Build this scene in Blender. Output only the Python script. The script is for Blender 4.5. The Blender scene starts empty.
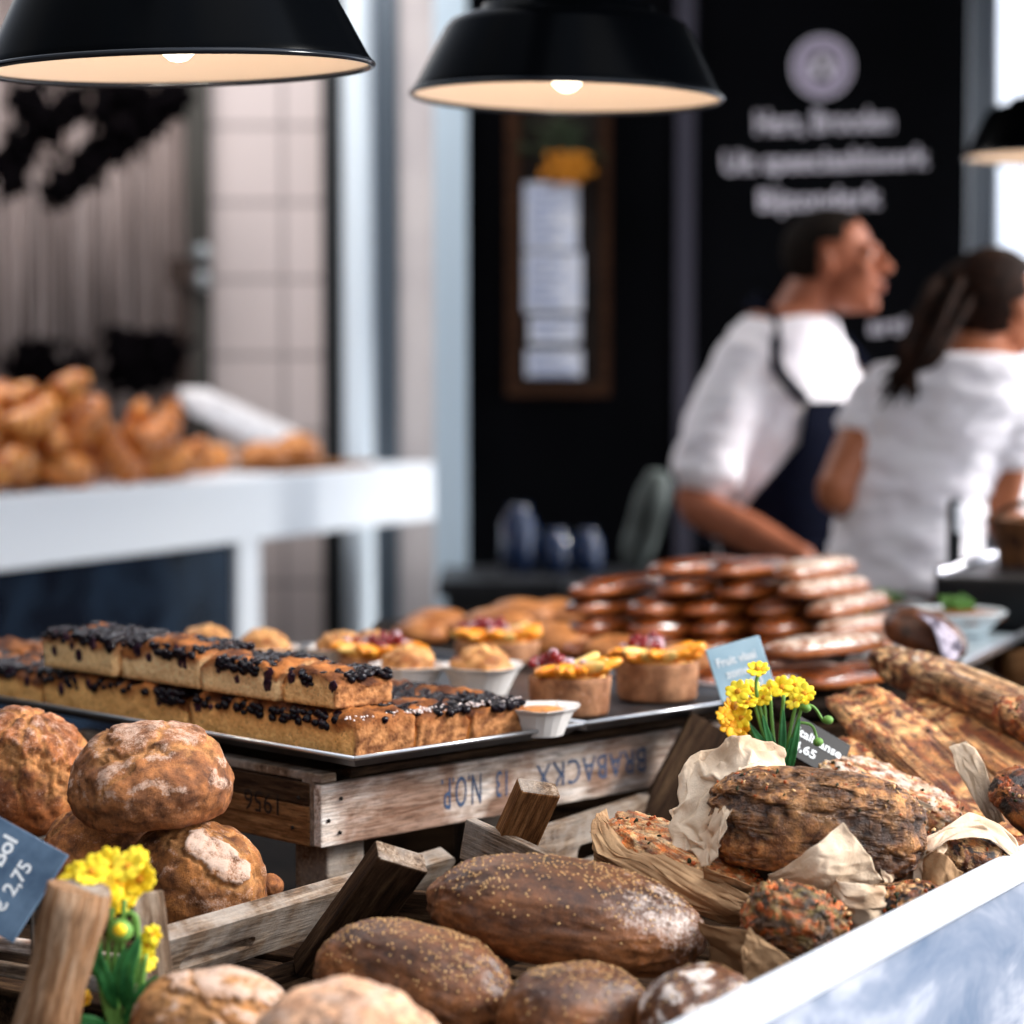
import bpy, bmesh, math, random
from mathutils import Vector, Matrix, Euler, noise
random.seed(7)
V = Vector
# ------------------------------------------------------------------ camera model (pixel -> world)
F = 2450.0; PITCH = math.atan(150 / F); CAMZ = 1.45
CP, SP = math.cos(PITCH), math.sin(PITCH)
def ray(u, v):
    x = (u - 512) / F; y = -(v - 512) / F
    return V((x, CP + y * SP, -SP + y * CP))
def P(u, v, Y):
    d = ray(u, v); t = Y / d.y
    return V((d.x * t, Y, CAMZ + d.z * t))
def Z(u, v, z):
    d = ray(u, v); t = (z - CAMZ) / d.z
    return V((d.x * t, d.y * t, z))
sc = bpy.context.scene
col = sc.collection
cd = bpy.data.cameras.new('camera'); cam = bpy.data.objects.new('camera', cd); col.objects.link(cam)
cam.location = (0, 0, CAMZ); cam.rotation_euler = (math.pi / 2 - PITCH, 0, 0)
cd.sensor_width = 36; cd.lens = 36 * F / 1024; cd.clip_end = 100
cd.dof.use_dof = True; cd.dof.focus_distance = 2.50; cd.dof.aperture_fstop = 2.8
sc.camera = cam
sc.view_settings.view_transform = 'Standard'; sc.view_settings.look = 'None'
sc.view_settings.gamma = 1; sc.view_settings.exposure = 0.08
sc.view_settings.use_curve_mapping = False
sc.cycles.use_denoising = True
sc.cycles.max_bounces = 8
sc.cycles.sample_clamp_indirect = 6
# ------------------------------------------------------------------ objects
WM = {}
I4 = Matrix.Identity(4)
def T(x, y=None, z=None):
    return Matrix.Translation(V(x) if y is None else V((x, y, z)))
def R(deg, ax='Z'): return Matrix.Rotation(math.radians(deg), 4, ax)
def S(x, y, z): return Matrix.Diagonal((x, y, z, 1))
def EU(rx, ry, rz): return Euler((math.radians(rx), math.radians(ry), math.radians(rz))).to_matrix().to_4x4()
def tag(o, label=None, cat=None, group=None, kind=None):
    if label: o['label'] = label
    if cat: o['category'] = cat
    if group: o['group'] = group
    if kind: o['kind'] = kind
    return o
def place(o, M, parent=None):
    if parent is not None:
        o.parent = parent; o.matrix_basis = WM[parent.name].inverted() @ M
    else:
        o.matrix_basis = M
    WM[o.name] = M.copy()
def empty(name, M, label, cat, group=None):
    o = bpy.data.objects.new(name, None); col.objects.link(o); o.empty_display_size = .02
    if not isinstance(M, Matrix): M = T(M)
    place(o, M); return tag(o, label, cat, group)
def mesh(name, vf, mat, parent=None, M=I4, smooth=True, cols=None, thick=0):
    vs, fs = vf
    me = bpy.data.meshes.new(name); me.from_pydata([tuple(v) for v in vs], [], fs); me.update()
    if smooth: me.polygons.foreach_set('use_smooth', [True] * len(me.polygons))
    if cols is not None:
        a = me.color_attributes.new('Col', 'FLOAT_COLOR', 'POINT')
        flat = []
        for c in cols: flat += [c[0], c[1], c[2], c[3] if len(c) > 3 else 0.0]
        a.data.foreach_set('color', flat)
    if mat: me.materials.append(mat)
    o = bpy.data.objects.new(name, me); col.objects.link(o)
    if thick:
        m = o.modifiers.new('solid', 'SOLIDIFY'); m.thickness = thick; m.offset = 0
    place(o, M, parent); return o
def kids(o): return [c for c in bpy.data.objects if c.parent == o]
def dup(o, M, label=None, parent=None):
    """copy of a thing with its parts, placed at world matrix M"""
    D = M @ WM[o.name].inverted()
    def rec(x, par):
        c = x.copy(); col.objects.link(c); c.parent = None
        place(c, D @ WM[x.name], par)
        for k in kids(x): rec(k, c)
        return c
    c = rec(o, parent)
    if label: c['label'] = label
    return c
class G:
    """collects shapes for ONE mesh"""
    def __init__(s): s.v = []; s.f = []; s.c = []
    def add(s, vf, M=None, c=None):
        b = len(s.v)
        vs = [V(p) for p in vf[0]]
        if M is not None: vs = [M @ p for p in vs]
        s.v += vs; s.f += [tuple(i + b for i in f) for f in vf[1]]
        if c is not None: s.c += [c] * len(vs)
        return s
    def vf(s): return s.v, s.f
# ------------------------------------------------------------------ primitives
_ico = {}
def ico(sub):
    if sub not in _ico:
        bm = bmesh.new(); bmesh.ops.create_icosphere(bm, subdivisions=sub, radius=1)
        _ico[sub] = ([v.co.copy() for v in bm.verts], [tuple(v.index for v in f.verts) for f in bm.faces]); bm.free()
    return _ico[sub]
_gb = {}
def gridbox(nx, ny, nz):
    """unit box [-.5,.5]^3 with welded grid faces"""
    k = (nx, ny, nz)
    if k in _gb: return _gb[k]
    idx = {}; vs = []; fs = []
    def vi(i, j, l):
        t = (i, j, l)
        if t not in idx:
            idx[t] = len(vs); vs.append(V((i / nx - .5, j / ny - .5, l / nz - .5)))
        return idx[t]
    for i in range(nx):
        for j in range(ny):
            fs.append((vi(i, j, 0), vi(i, j + 1, 0), vi(i + 1, j + 1, 0), vi(i + 1, j, 0)))
            fs.append((vi(i, j, nz), vi(i + 1, j, nz), vi(i + 1, j + 1, nz), vi(i, j + 1, nz)))
    for i in range(nx):
        for l in range(nz):
            fs.append((vi(i, 0, l), vi(i + 1, 0, l), vi(i + 1, 0, l + 1), vi(i, 0, l + 1)))
            fs.append((vi(i, ny, l), vi(i, ny, l + 1), vi(i + 1, ny, l + 1), vi(i + 1, ny, l)))
    for j in range(ny):
        for l in range(nz):
            fs.append((vi(0, j, l), vi(0, j, l + 1), vi(0, j + 1, l + 1), vi(0, j + 1, l)))
            fs.append((vi(nx, j, l), vi(nx, j + 1, l), vi(nx, j + 1, l + 1), vi(nx, j, l + 1)))
    _gb[k] = (vs, fs); return _gb[k]
def box(sx, sy, sz, bev=0.0, seg=2, c=(0, 0, 0)):
    bm = bmesh.new(); bmesh.ops.create_cube(bm, size=1)
    bmesh.ops.scale(bm, vec=(sx, sy, sz), verts=bm.verts)
    if bev: bmesh.ops.bevel(bm, geom=list(bm.edges), offset=bev, segments=seg, affect='EDGES', profile=.5)
    bmesh.ops.translate(bm, vec=c, verts=bm.verts)
    r = ([v.co.copy() for v in bm.verts], [tuple(v.index for v in f.verts) for f in bm.faces]); bm.free(); return r
def prism(poly, h, bev=0):
    """extrude a 2D outline (xy) to height h"""
    bm = bmesh.new(); vs = [bm.verts.new((x, y, 0)) for x, y in poly]; f = bm.faces.new(vs)
    e = bmesh.ops.extrude_face_region(bm, geom=[f])
    bmesh.ops.translate(bm, vec=(0, 0, h), verts=[g for g in e['geom'] if isinstance(g, bmesh.types.BMVert)])
    bmesh.ops.recalc_face_normals(bm, faces=bm.faces)
    if bev: bmesh.ops.bevel(bm, geom=list(bm.edges), offset=bev, segments=2, affect='EDGES')
    bm.verts.index_update()
    r = ([v.co.copy() for v in bm.verts], [tuple(v.index for v in f.verts) for f in bm.faces]); bm.free(); return r
def lathe(prof, n=48, wob=None):
    vs = []; fs = []
    for k, (r, z) in enumerate(prof):
        for i in range(n):
            a = 2 * math.pi * i / n
            rr = r * (wob(a, k) if wob else 1)
            vs.append(V((rr * math.cos(a), rr * math.sin(a), z)))
    for k in range(len(prof) - 1):
        for i in range(n):
            j = (i + 1) % n
            fs.append((k * n + i, k * n + j, (k + 1) * n + j, (k + 1) * n + i))
    return vs, fs
def tube(pts, rad, n=10, cap=True):
    pts = [V(p) for p in pts]; m = len(pts)
    if not hasattr(rad, '__len__'): rad = [rad] * m
    vs = []; fs = []
    up = V((0, 0, 1))
    t0 = (pts[1] - pts[0]).normalized()
    if abs(t0.dot(up)) > .9: up = V((1, 0, 0))
    nrm = t0.cross(up).normalized()
    for k in range(m):
        t = (pts[min(k + 1, m - 1)] - pts[max(k - 1, 0)]).normalized()
        nrm = (nrm - t * nrm.dot(t)).normalized(); b = t.cross(nrm)
        for i in range(n):
            a = 2 * math.pi * i / n
            vs.append(pts[k] + (nrm * math.cos(a) + b * math.sin(a)) * rad[k])
    for k in range(m - 1):
        for i in range(n):
            j = (i + 1) % n
            fs.append((k * n + i, k * n + j, (k + 1) * n + j, (k + 1) * n + i))
    if cap:
        fs.append(tuple(range(n))[::-1]); fs.append(tuple((m - 1) * n + i for i in range(n)))
    return vs, fs
def bez(pts, n=16):
    """smooth path through points (Catmull-Rom)"""
    p = [V(q) for q in pts]; p = [p[0] * 2 - p[1]] + p + [p[-1] * 2 - p[-2]]
    out = []
    for i in range(1, len(p) - 2):
        for k in range(n):
            t = k / n
            out.append(.5 * (2 * p[i] + (p[i + 1] - p[i - 1]) * t + (2 * p[i - 1] - 5 * p[i] + 4 * p[i + 1] - p[i + 2]) * t * t + (3 * p[i] - p[i - 1] - 3 * p[i + 1] + p[i + 2]) * t ** 3))
    out.append(p[-2]); return out
def frame_M(a, b, up=(0, 0, 1)):
    """matrix at a, X towards b, Z close to up"""
    a = V(a); x = (V(b) - a).normalized(); z = V(up); y = z.cross(x).normalized(); z = x.cross(y)
    M = Matrix((x, y, z)).transposed().to_4x4(); M.translation = a; return M
def board(name, a, b, w, t, mat, parent=None, up=(0, 0, 1), bev=.0025, **k):
    """wooden board from a to b, thickness t (local Y), height w (local Z)"""
    L = (V(b) - V(a)).length
    M = frame_M(a, b, up) @ T(L / 2, 0, 0)
    return mesh(name, box(L, t, w, bev), mat, parent, M, smooth=False, **k)
def lerp(a, b, t):
    t = max(0, min(1, t)); return tuple(x + (y - x) * t for x, y in zip(a, b))
def sst(a, b, x):
    t = max(0, min(1, (x - a) / (b - a))); return t * t * (3 - 2 * t)
def fb(p, s=1, o=4): return noise.fractal(V(p) * s, .9, 2.1, o)
# ------------------------------------------------------------------ materials
def srgb(r, g, b):
    f = lambda c: (c / 255 / 12.92) if c / 255 <= .04045 else ((c / 255 + .055) / 1.055) ** 2.4
    return (f(r), f(g), f(b), 1)
class Mt:
    def __init__(s, name, rough=.6, **k):
        s.m = bpy.data.materials.new(name); s.m.use_nodes = True; s.nt = s.m.node_tree
        s.b = s.nt.nodes['Principled BSDF']; s.b.inputs['Roughness'].default_value = rough; s.b.inputs['Specular IOR Level'].default_value = .25
        for kk, v in k.items(): s.b.inputs[kk.replace('_', ' ')].default_value = v
        s.co = None
    def n(s, t, **k):
        x = s.nt.nodes.new(t)
        for a, v in k.items(): setattr(x, a, v)
        return x
    def l(s, a, b): s.nt.links.new(a, b)
    def coord(s, scale=(1, 1, 1), rand=True, kind='Object'):
        tc = s.n('ShaderNodeTexCoord'); mp = s.n('ShaderNodeMapping'); mp.inputs['Scale'].default_value = scale
        s.l(tc.outputs[kind], mp.inputs['Vector'])
        if rand:
            oi = s.n('ShaderNodeObjectInfo'); mu = s.n('ShaderNodeMath', operation='MULTIPLY'); mu.inputs[1].default_value = 37.0
            s.l(oi.outputs['Random'], mu.inputs[0]); s.l(mu.outputs[0], mp.inputs['Location'])
        return mp.outputs['Vector']
    def noise(s, co, scale, detail=4, rough=.55, dist=0):
        x = s.n('ShaderNodeTexNoise'); x.inputs['Scale'].default_value = scale; x.inputs['Detail'].default_value = detail
        x.inputs['Roughness'].default_value = rough; x.inputs['Distortion'].default_value = dist
        s.l(co, x.inputs['Vector']); return x.outputs['Fac']
    def vor(s, co, scale, feature='F1'):
        x = s.n('ShaderNodeTexVoronoi'); x.feature = feature; x.inputs['Scale'].default_value = scale; s.l(co, x.inputs['Vector']); return x.outputs['Distance']
    def ramp(s, f, stops):
        x = s.n('ShaderNodeValToRGB'); r = x.color_ramp
        while len(r.elements) < len(stops): r.elements.new(.5)
        for e, (p, c) in zip(r.elements, stops): e.position = p; e.color = c if hasattr(c, '__len__') else (c, c, c, 1)
        s.l(f, x.inputs['Fac']); return x.outputs['Color']
    def mix(s, a, b, fac=1.0, mode='MIX'):
        x = s.n('ShaderNodeMix', data_type='RGBA', blend_type=mode)
        for i, q in ((6, a), (7, b)):
            if hasattr(q, 'is_output'): s.l(q, x.inputs[i])
            else: x.inputs[i].default_value = q
        if hasattr(fac, 'is_output'): s.l(fac, x.inputs[0])
        else: x.inputs[0].default_value = fac
        return x.outputs[2]
    def math(s, op, a, b=0.0):
        x = s.n('ShaderNodeMath', operation=op)
        for i, q in ((0, a), (1, b)):
            if hasattr(q, 'is_output'): s.l(q, x.inputs[i])
            else: x.inputs[i].default_value = q
        return x.outputs[0]
    def attr(s): return s.n('ShaderNodeAttribute', attribute_name='Col')
    def base(s, c):
        if hasattr(c, 'is_output'): s.l(c, s.b.inputs['Base Color'])
        else: s.b.inputs['Base Color'].default_value = c
        return s
    def bump(s, h, strength=.5, dist=.002):
        x = s.n('ShaderNodeBump'); x.inputs['Strength'].default_value = strength; x.inputs['Distance'].default_value = dist
        s.l(h, x.inputs['Height']); s.l(x.outputs['Normal'], s.b.inputs['Normal']); return s
    def rough(s, q): s.l(q, s.b.inputs['Roughness']); return s
def plain(name, c, rough=.6, **k): return Mt(name, rough, **k).base(c).m
def mottled(name, c1, c2, scale=30, rough=.6, bump=.2, dist=.001, **k):
    m = Mt(name, rough, **k); co = m.coord(); f = m.noise(co, scale, 5)
    m.base(m.ramp(f, [(.35, c1), (.65, c2)]))
    if bump: m.bump(m.noise(co, scale * 4, 4), bump, dist)
    return m.m
def wood_mat(name, dark, mid, light, rough=.75, knots=True, grey=None, shade_tint=None):
    m = Mt(name, rough, Specular_IOR_Level=.06); co = m.coord((1, 1, 1))
    mp = m.n('ShaderNodeMapping'); mp.inputs['Scale'].default_value = (1.2, 14, 14); m.l(co, mp.inputs['Vector'])
    g = mp.outputs['Vector']
    n1 = m.noise(g, 9, 6, .65, .6); n2 = m.noise(g, 34, 4, .6)
    c = m.ramp(n1, [(.30, dark), (.48, mid), (.68, light)])
    st = m.ramp(n2, [(.38, .42), (.56, 1.0)])
    c = m.mix(c, st, .75, 'MULTIPLY')
    n3 = m.noise(co, 22, 5, .6)
    if grey: c = m.mix(c, grey, m.ramp(n3, [(.42, 0.0), (.62, .75)]))
    if shade_tint: c = m.mix(c, shade_tint, m.ramp(m.noise(co, 7, 4, .6, .5), [(.46, 0.0), (.62, .8)]), 'MULTIPLY')
    c = m.mix(c, m.ramp(m.noise(co, 420, 3), [(.3, .6), (.6, 1.0)]), .5, 'MULTIPLY')
    m.base(c); h = m.math('ADD', n1, m.math('MULTIPLY', n2, .8)); m.bump(h, .55, .0022)
    return m.m
def crust_mat(name, rough=.65, flour=(.78, .72, .66, 1), fs=260, fine=.8, bump=.5, bd=.0012, spec=.35, coat=0.0, patch=0, layers=0):
    """uses the mesh colours (Col.rgb crust colour, Col.a flour amount, also painted glare) and adds fine grain"""
    m = Mt(name, rough); co = m.coord(); a = m.attr()
    n1 = m.noise(co, 95, 6, .62); n2 = m.noise(co, fs * 1.6, 4, .6)
    c = m.mix(a.outputs['Color'], m.ramp(n1, [(.30, (.22, .17, .14, 1)), (.48, (.92, .9, .88, 1)), (.70, (1.5, 1.42, 1.28, 1))]), fine, 'MULTIPLY')
    c = m.mix(c, m.ramp(n2, [(.3, (.45, .4, .38, 1)), (.6, (1.15, 1.15, 1.15, 1))]), .65, 'MULTIPLY')
    hx = None
    if patch:
        n3 = m.noise(co, 48, 5, .65, .8); c = m.mix(c, m.ramp(n3, [(.34, (.32, .22, .16, 1)), (.50, (1, .97, .94, 1)), (.66, (1.5, 1.42, 1.28, 1))]), patch, 'MULTIPLY')
    if layers:
        mp = m.n('ShaderNodeMapping'); mp.inputs['Scale'].default_value = (.28, .55, 1); m.l(m.coord((1, 1, 1)), mp.inputs['Vector'])
        hx = m.noise(mp.outputs['Vector'], layers, 4, .55, .35); c = m.mix(c, m.ramp(hx, [(.42, (.17, .11, .075, 1)), (.50, (.9, .85, .8, 1)), (.60, (1.5, 1.4, 1.25, 1))]), .8, 'MULTIPLY')
    # flour and painted glare: amount + grain
    g = m.math('ADD', a.outputs['Alpha'], m.math('MULTIPLY', m.math('SUBTRACT', m.noise(co, fs, 5, .75), .5), 1.5))
    g = m.math('ADD', g, m.math('MULTIPLY', m.math('SUBTRACT', n1, .5), 1.3))
    fm = m.ramp(g, [(.42, 0.0), (.95, 1.0)])
    c = m.mix(c, flour, fm)
    m.base(c); h = m.math('ADD', n1, m.math('MULTIPLY', n2, .6))
    if hx is not None: h = m.math('ADD', h, m.math('MULTIPLY', m.ramp(hx, [(.40, 0.0), (.52, 1.0)]), 1.6))
    m.bump(h, bump, bd)
    m.b.inputs['Specular IOR Level'].default_value = spec
    if coat: m.b.inputs['Coat Weight'].default_value = coat; m.b.inputs['Coat Roughness'].default_value = .12
    return m.m
def text_mesh(s, size, bold=0.0, spacing=1.0, align='LEFT', ext=0.0003):
    cu = bpy.data.curves.new('t', 'FONT'); cu.body = s; cu.size = size; cu.offset = bold; cu.space_character = spacing
    cu.align_x = align; cu.extrude = ext; cu.resolution_u = 3
    o = bpy.data.objects.new('t', cu); col.objects.link(o)
    bpy.context.view_layer.update()
    me = bpy.data.meshes.new_from_object(o.evaluated_get(bpy.context.evaluated_depsgraph_get()))
    r = ([v.co.copy() for v in me.vertices], [tuple(p.vertices) for p in me.polygons])
    bpy.data.objects.remove(o); bpy.data.meshes.remove(me); bpy.data.curves.remove(cu)
    return r
def remeshed(vf, voxel, smooth=4):
    """one continuous skin over a set of overlapping closed shapes"""
    me = bpy.data.meshes.new('r'); me.from_pydata([tuple(v) for v in vf[0]], [], vf[1]); o = bpy.data.objects.new('r', me); col.objects.link(o)
    m = o.modifiers.new('r', 'REMESH'); m.mode = 'VOXEL'; m.voxel_size = voxel
    if smooth: q = o.modifiers.new('s', 'SMOOTH'); q.iterations = smooth; q.factor = .5
    bpy.context.view_layer.update()
    e = bpy.data.meshes.new_from_object(o.evaluated_get(bpy.context.evaluated_depsgraph_get()))
    r = ([v.co.copy() for v in e.vertices], [tuple(p.vertices) for p in e.polygons])
    bpy.data.objects.remove(o); bpy.data.meshes.remove(me); bpy.data.meshes.remove(e)
    return r
# shared materials
M_black = plain('black_enamel', (.0012, .0015, .002, 1), .2, Specular_IOR_Level=.02)
M_white = plain('white_lacquer', srgb(225, 230, 236), .35)
M_steel = plain('steel', (.55, .56, .58, 1), .3, Metallic=1.0)
M_steeldark = mottled('dark_baking_steel', (.05, .05, .055, 1), (.12, .12, .125, 1), 20, .35, .1, Metallic=.8)
M_wood = wood_mat('weathered_wood', srgb(66, 50, 40), srgb(126, 103, 84), srgb(176, 156, 136), grey=srgb(158, 148, 138))
M_wooddark = wood_mat('dark_aged_wood', srgb(26, 18, 13), srgb(62, 44, 31), srgb(92, 70, 50))
M_woodwarm = wood_mat('warm_wood', srgb(70, 42, 24), srgb(126, 84, 50), srgb(164, 120, 80))
M_woodpale = wood_mat('pale_bleached_wood', srgb(120, 86, 66), srgb(214, 194, 178), srgb(244, 234, 226), shade_tint=srgb(150, 110, 84))  # brown patches paint the tray's shadow into the pale planks
M_ink = plain('stencil_ink', srgb(58, 76, 104), .8)
M_inkdark = plain('burnt_ink', srgb(40, 28, 20), .8)
M_nail = plain('nail_head', (.02, .015, .012, 1), .6, Metallic=.5)

M_table = wood_mat('dark_table_wood', srgb(14, 10, 8), srgb(30, 22, 16), srgb(44, 33, 25))
# ================================================================== SETTING
def struct(name, vf, mat, M=I4, smooth=False):
    return tag(mesh(name, vf, mat, None, M, smooth), kind='structure')
def bx(x0, x1, y0, y1, z0, z1): return box(x1 - x0, y1 - y0, z1 - z0, 0, 1, ((x0 + x1) / 2, (y0 + y1) / 2, (z0 + z1) / 2))
M_floor = mottled('concrete_floor', srgb(92, 86, 80), srgb(120, 112, 104), 4, .6, .1)
M_dwall = mottled('black_painted_wall', (.0008, .0010, .0018, 1), (.0018, .002, .0032, 1), 3, .6, .0, Specular_IOR_Level=.05)
M_ceil = mottled('dark_ceiling', (.03, .03, .03, 1), (.05, .05, .05, 1), 2, .8, 0)
# tiled wall
mt = Mt('grey_wall_tiles', .35); tco = mt.coord((1, 1, 1), False)
bt = mt.n('ShaderNodeTexBrick'); bt.offset = 0; bt.squash = 1
bt.inputs['Scale'].default_value = 1; bt.inputs['Mortar Size'].default_value = .009; bt.inputs['Brick Width'].default_value = .245; bt.inputs['Row Height'].default_value = .245
bt.inputs['Color1'].default_value = srgb(196, 184, 182); bt.inputs['Color2'].default_value = srgb(202, 190, 188); bt.inputs['Mortar'].default_value = srgb(150, 140, 140)
sx = mt.n('ShaderNodeSeparateXYZ'); cx = mt.n('ShaderNodeCombineXYZ'); mt.l(tco, sx.inputs[0]); mt.l(sx.outputs[0], cx.inputs[0]); mt.l(sx.outputs[2], cx.inputs[1]); mt.l(cx.outputs[0], bt.inputs['Vector'])
mt.base(bt.outputs['Color']); M_tile = mt.m
M_greywall = mottled('grey_plaster', srgb(186, 180, 182), srgb(200, 194, 194), 5, .6, .1)
struct('floor', bx(-4, 4, -1, 9.2, -.1, 0), M_floor)
struct('ceiling', bx(-.35, 2.6, 2.9, 9.2, 3.1, 3.2), M_ceil)  # unseen; put over the back to shade it, left side open to sky
struct('shade_wall_left', bx(-4, -3.9, -1, 9.2, 0, 3.2), M_dwall)  # unseen dark wall added to keep light off the left side
BY = 6.6
# right part of the back wall: black, from the pale door frame to the window
x465, x965 = P(466, 300, BY).x, P(966, 300, BY).x
struct('wall_back', bx(x465, x965, BY, BY + .12, 0, 3.1), M_dwall)
# the tiled wall further back on the left
TY = 7.9
struct('wall_tiled', bx(P(205, 300, TY).x, 0.2, TY, TY + .1, 0, 3.1), M_tile)
struct('wall_rear_left', bx(-3.9, .2, 8.2, 8.3, 0, 3.1), M_greywall)
_l1, _l3 = P(179, 70, 2.67), P(1066, 157, 5.1); _d = (_l3 - _l1); _d.z = 0; _d.normalize()
_a = V((_l1.x, _l1.y, 3.13)) - _d * .8; _b = V((_l3.x, _l3.y, 3.13)) + _d * .6
# white door frame at the corner of the black wall
a, b = P(434, 300, BY - .05).x, P(467, 300, BY - .05).x
M_paleblue = plain('pale_blue_frame', srgb(206, 226, 240), .4)
struct('trim_1', bx(a, b, BY - .05, BY + .16, 0, 3.1), M_paleblue)
# the seam between two black panels
a, b = P(676, 300, BY - .02).x, P(694, 300, BY - .02).x
struct('trim_2', bx(a, b, BY - .02, BY + .005, 0, 3.1), plain('grey_trim', srgb(70, 68, 80), .5))
# grey plaster return behind the steel column
struct('wall_return', bx(P(393, 300, 7.72).x, P(440, 300, 7.72).x, 7.72, 7.84, 0, 3.1), M_greywall)
# dark gap, then polished steel column; reflection bands painted as pale and grey parts
struct('trim_3', bx(P(322, 300, 7.8).x, P(346, 300, 7.8).x, 7.8, 7.88, 0, 3.1), plain('dark_profile', (.012, .014, .016, 1), .5))
CY = 7.7
g = G(); xa_, xb_ = P(343, 300, CY).x, P(374, 300, CY).x; r_ = (xb_ - xa_) / 2
g.add(lathe([(.0001, 0), (r_, 0), (r_, 3.1), (.0001, 3.1)], 40), T((xa_ + xb_) / 2, CY, 0))
struct('column', g.vf(), plain('steel_bright_reflection', srgb(214, 226, 236), .25), smooth=False)
struct('trim_4', bx(P(373, 300, CY).x, P(398, 300, CY).x, CY, CY + .06, 0, 3.1), plain('steel_dark_reflection', srgb(84, 94, 104), .3, Metallic=.4))  # grey strip stands in for the column's darker reflection
# window on the right end
wy = BY + .06
x0, x1 = x965 + .03, x965 + 1.4
g = G(); 
for q in (bx(x0 - .03, x0 + .02, wy - .05, wy + .05, 0, 3.1), bx(x1, x1 + .06, wy - .05, wy + .05, 0, 3.1), bx(x0 + .02, x1, wy - .05, wy + .05, 2.9, 3.1)): g.add(q)
wn = struct('window_1', g.vf(), M_white); struct('wall_below_window', bx(x0 + .02, x1, wy - .05, wy + .05, .0, .9), M_dwall)
gl = Mt('window_glass', .0); tr = gl.n('ShaderNodeBsdfTransparent'); gg = gl.n('ShaderNodeBsdfGlossy'); gg.inputs['Roughness'].default_value = .02
mx = gl.n('ShaderNodeMixShader'); mx.inputs[0].default_value = .08; gl.l(tr.outputs[0], mx.inputs[1]); gl.l(gg.outputs[0], mx.inputs[2]); gl.l(mx.outputs[0], gl.nt.nodes['Material Output'].inputs['Surface']); M_glass = gl.m
pane = mesh('window_pane', bx(x0 + .02, x1, wy - .004, wy + .004, .9, 2.9), M_glass, wn)
# sheer curtain, gathered at the window's edge
cu = Mt('sheer_curtain', .8); cu.base(srgb(150, 160, 170)); cu.b.inputs['Alpha'].default_value = .9; M_sheer = cu.m
vs = []; fs = []; n = 60
for k in range(2):
    for i in range(n + 1):
        t = i / n; vs.append((P(970, 300, 6.4).x + t * (.0 + .062 + .03 * (1 - k)), 6.42 + .02 * math.sin(t * 28) , .6 + k * 2.4))
for i in range(n): fs.append((i, i + 1, n + 2 + i, n + 1 + i))
cur = mesh('curtain', (vs, fs), M_sheer, thick=.003); tag(cur, 'grey sheer curtain gathered at the edge of the bright window', 'curtain')
# ------------------------------------------------------------------ sign writing on the black wall
M_sign = plain('sign_paint', srgb(250, 244, 255), .6)
M_signlogo = plain('sign_logo_paint', srgb(176, 164, 188), .6)
sg = empty('wall_sign', P(825, 150, BY - .001), 'white lettering and round emblem painted on the black back wall', 'sign')
def wall_text(s, u, v, hpx, wpx, name='lettering'):
    vf = text_mesh(s, 1.0, .02, 1.0, 'CENTER', .0)
    xs = [p.x for p in vf[0]]; ys = [p.y for p in vf[0]]
    px = BY / F
    k = wpx * px / (max(xs) - min(xs)); h = hpx * px / (max(ys) - min(ys))
    c = P(u, v, BY - .004)
    M = T(c) @ R(-1.5 * 0 + 90, 'X') @ Matrix.Rotation(math.radians(1.8), 4, 'Z') @ S(k, h, 1) @ T(-(max(xs) + min(xs)) / 2, -(max(ys) + min(ys)) / 2, 0)
    mesh(name, vf, M_sign, sg, M, smooth=False)
wall_text('Hers, Brooden', 824, 123, 27, 136)
wall_text('Uit speeciaaltisserk', 826, 163, 28, 204)
wall_text('Bijzonderk', 820, 202, 27, 122)
wall_text('artis', 893, 326, 16, 48)
px = BY / F
em = T(P(822, 67, BY - .004)) @ R(90, 'X')
g = G(); n = 48
vs, fs = lathe([(28.5 * px, 0), (28.5 * px, .003), (16 * px, .003), (16 * px, 0)], n); g.add((vs, fs))
emb = mesh('emblem_ring', g.vf(), M_signlogo, sg, em, smooth=False)
g = G(); g.add(lathe([(30.5 * px, 0), (30.5 * px, .004), (28.2 * px, .004), (28.2 * px, 0)], n))
g.add(lathe([(16.2 * px, 0), (16.2 * px, .004), (14.5 * px, .004), (14.5 * px, 0)], n))
mesh('emblem_rim', g.vf(), M_sign, sg, em, smooth=False)
vf = text_mesh('W', 34 * px, .002, 1, 'CENTER', .001)
mesh('emblem_letter', vf, M_sign, sg, em @ T(0, -12 * px, .001), smooth=False)
# ------------------------------------------------------------------ framed menu board with flowers
fy = BY - .06; px = fy / F
mf = empty('menu_board', P(558, 395, fy), 'wooden framed board with white menu cards and dried flowers on the black wall', 'menu board')
A = P(506, 396, fy); B = P(611, 60, fy)
def wr(name, u0, v0, u1, v1, d, mat, y=fy):
    a = P(u0, v1, y); b = P(u1, v0, y); return mesh(name, bx(a.x, b.x, y, y + d, a.z, b.z), mat, mf, smooth=False)
M_frame = wood_mat('frame_wood', srgb(36, 22, 15), srgb(62, 40, 27), srgb(86, 58, 40))
M_board = mottled('dark_brown_board', srgb(22, 15, 12), srgb(38, 27, 21), 12, .7, .1)
wr('back_board', 508, 62, 609, 394, .02, M_board, fy + .02)
wr('frame_side', 506, 60, 520, 396, .035, M_frame); wr('frame_side', 600, 60, 611, 396, .035, M_frame)
wr('frame_side', 520, 384, 600, 396, .035, M_frame); wr('frame_side', 520, 60, 600, 70, .035, M_frame)
M_card = mottled('printed_card', srgb(222, 230, 250), srgb(246, 248, 255), 40, .6, 0)
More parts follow.
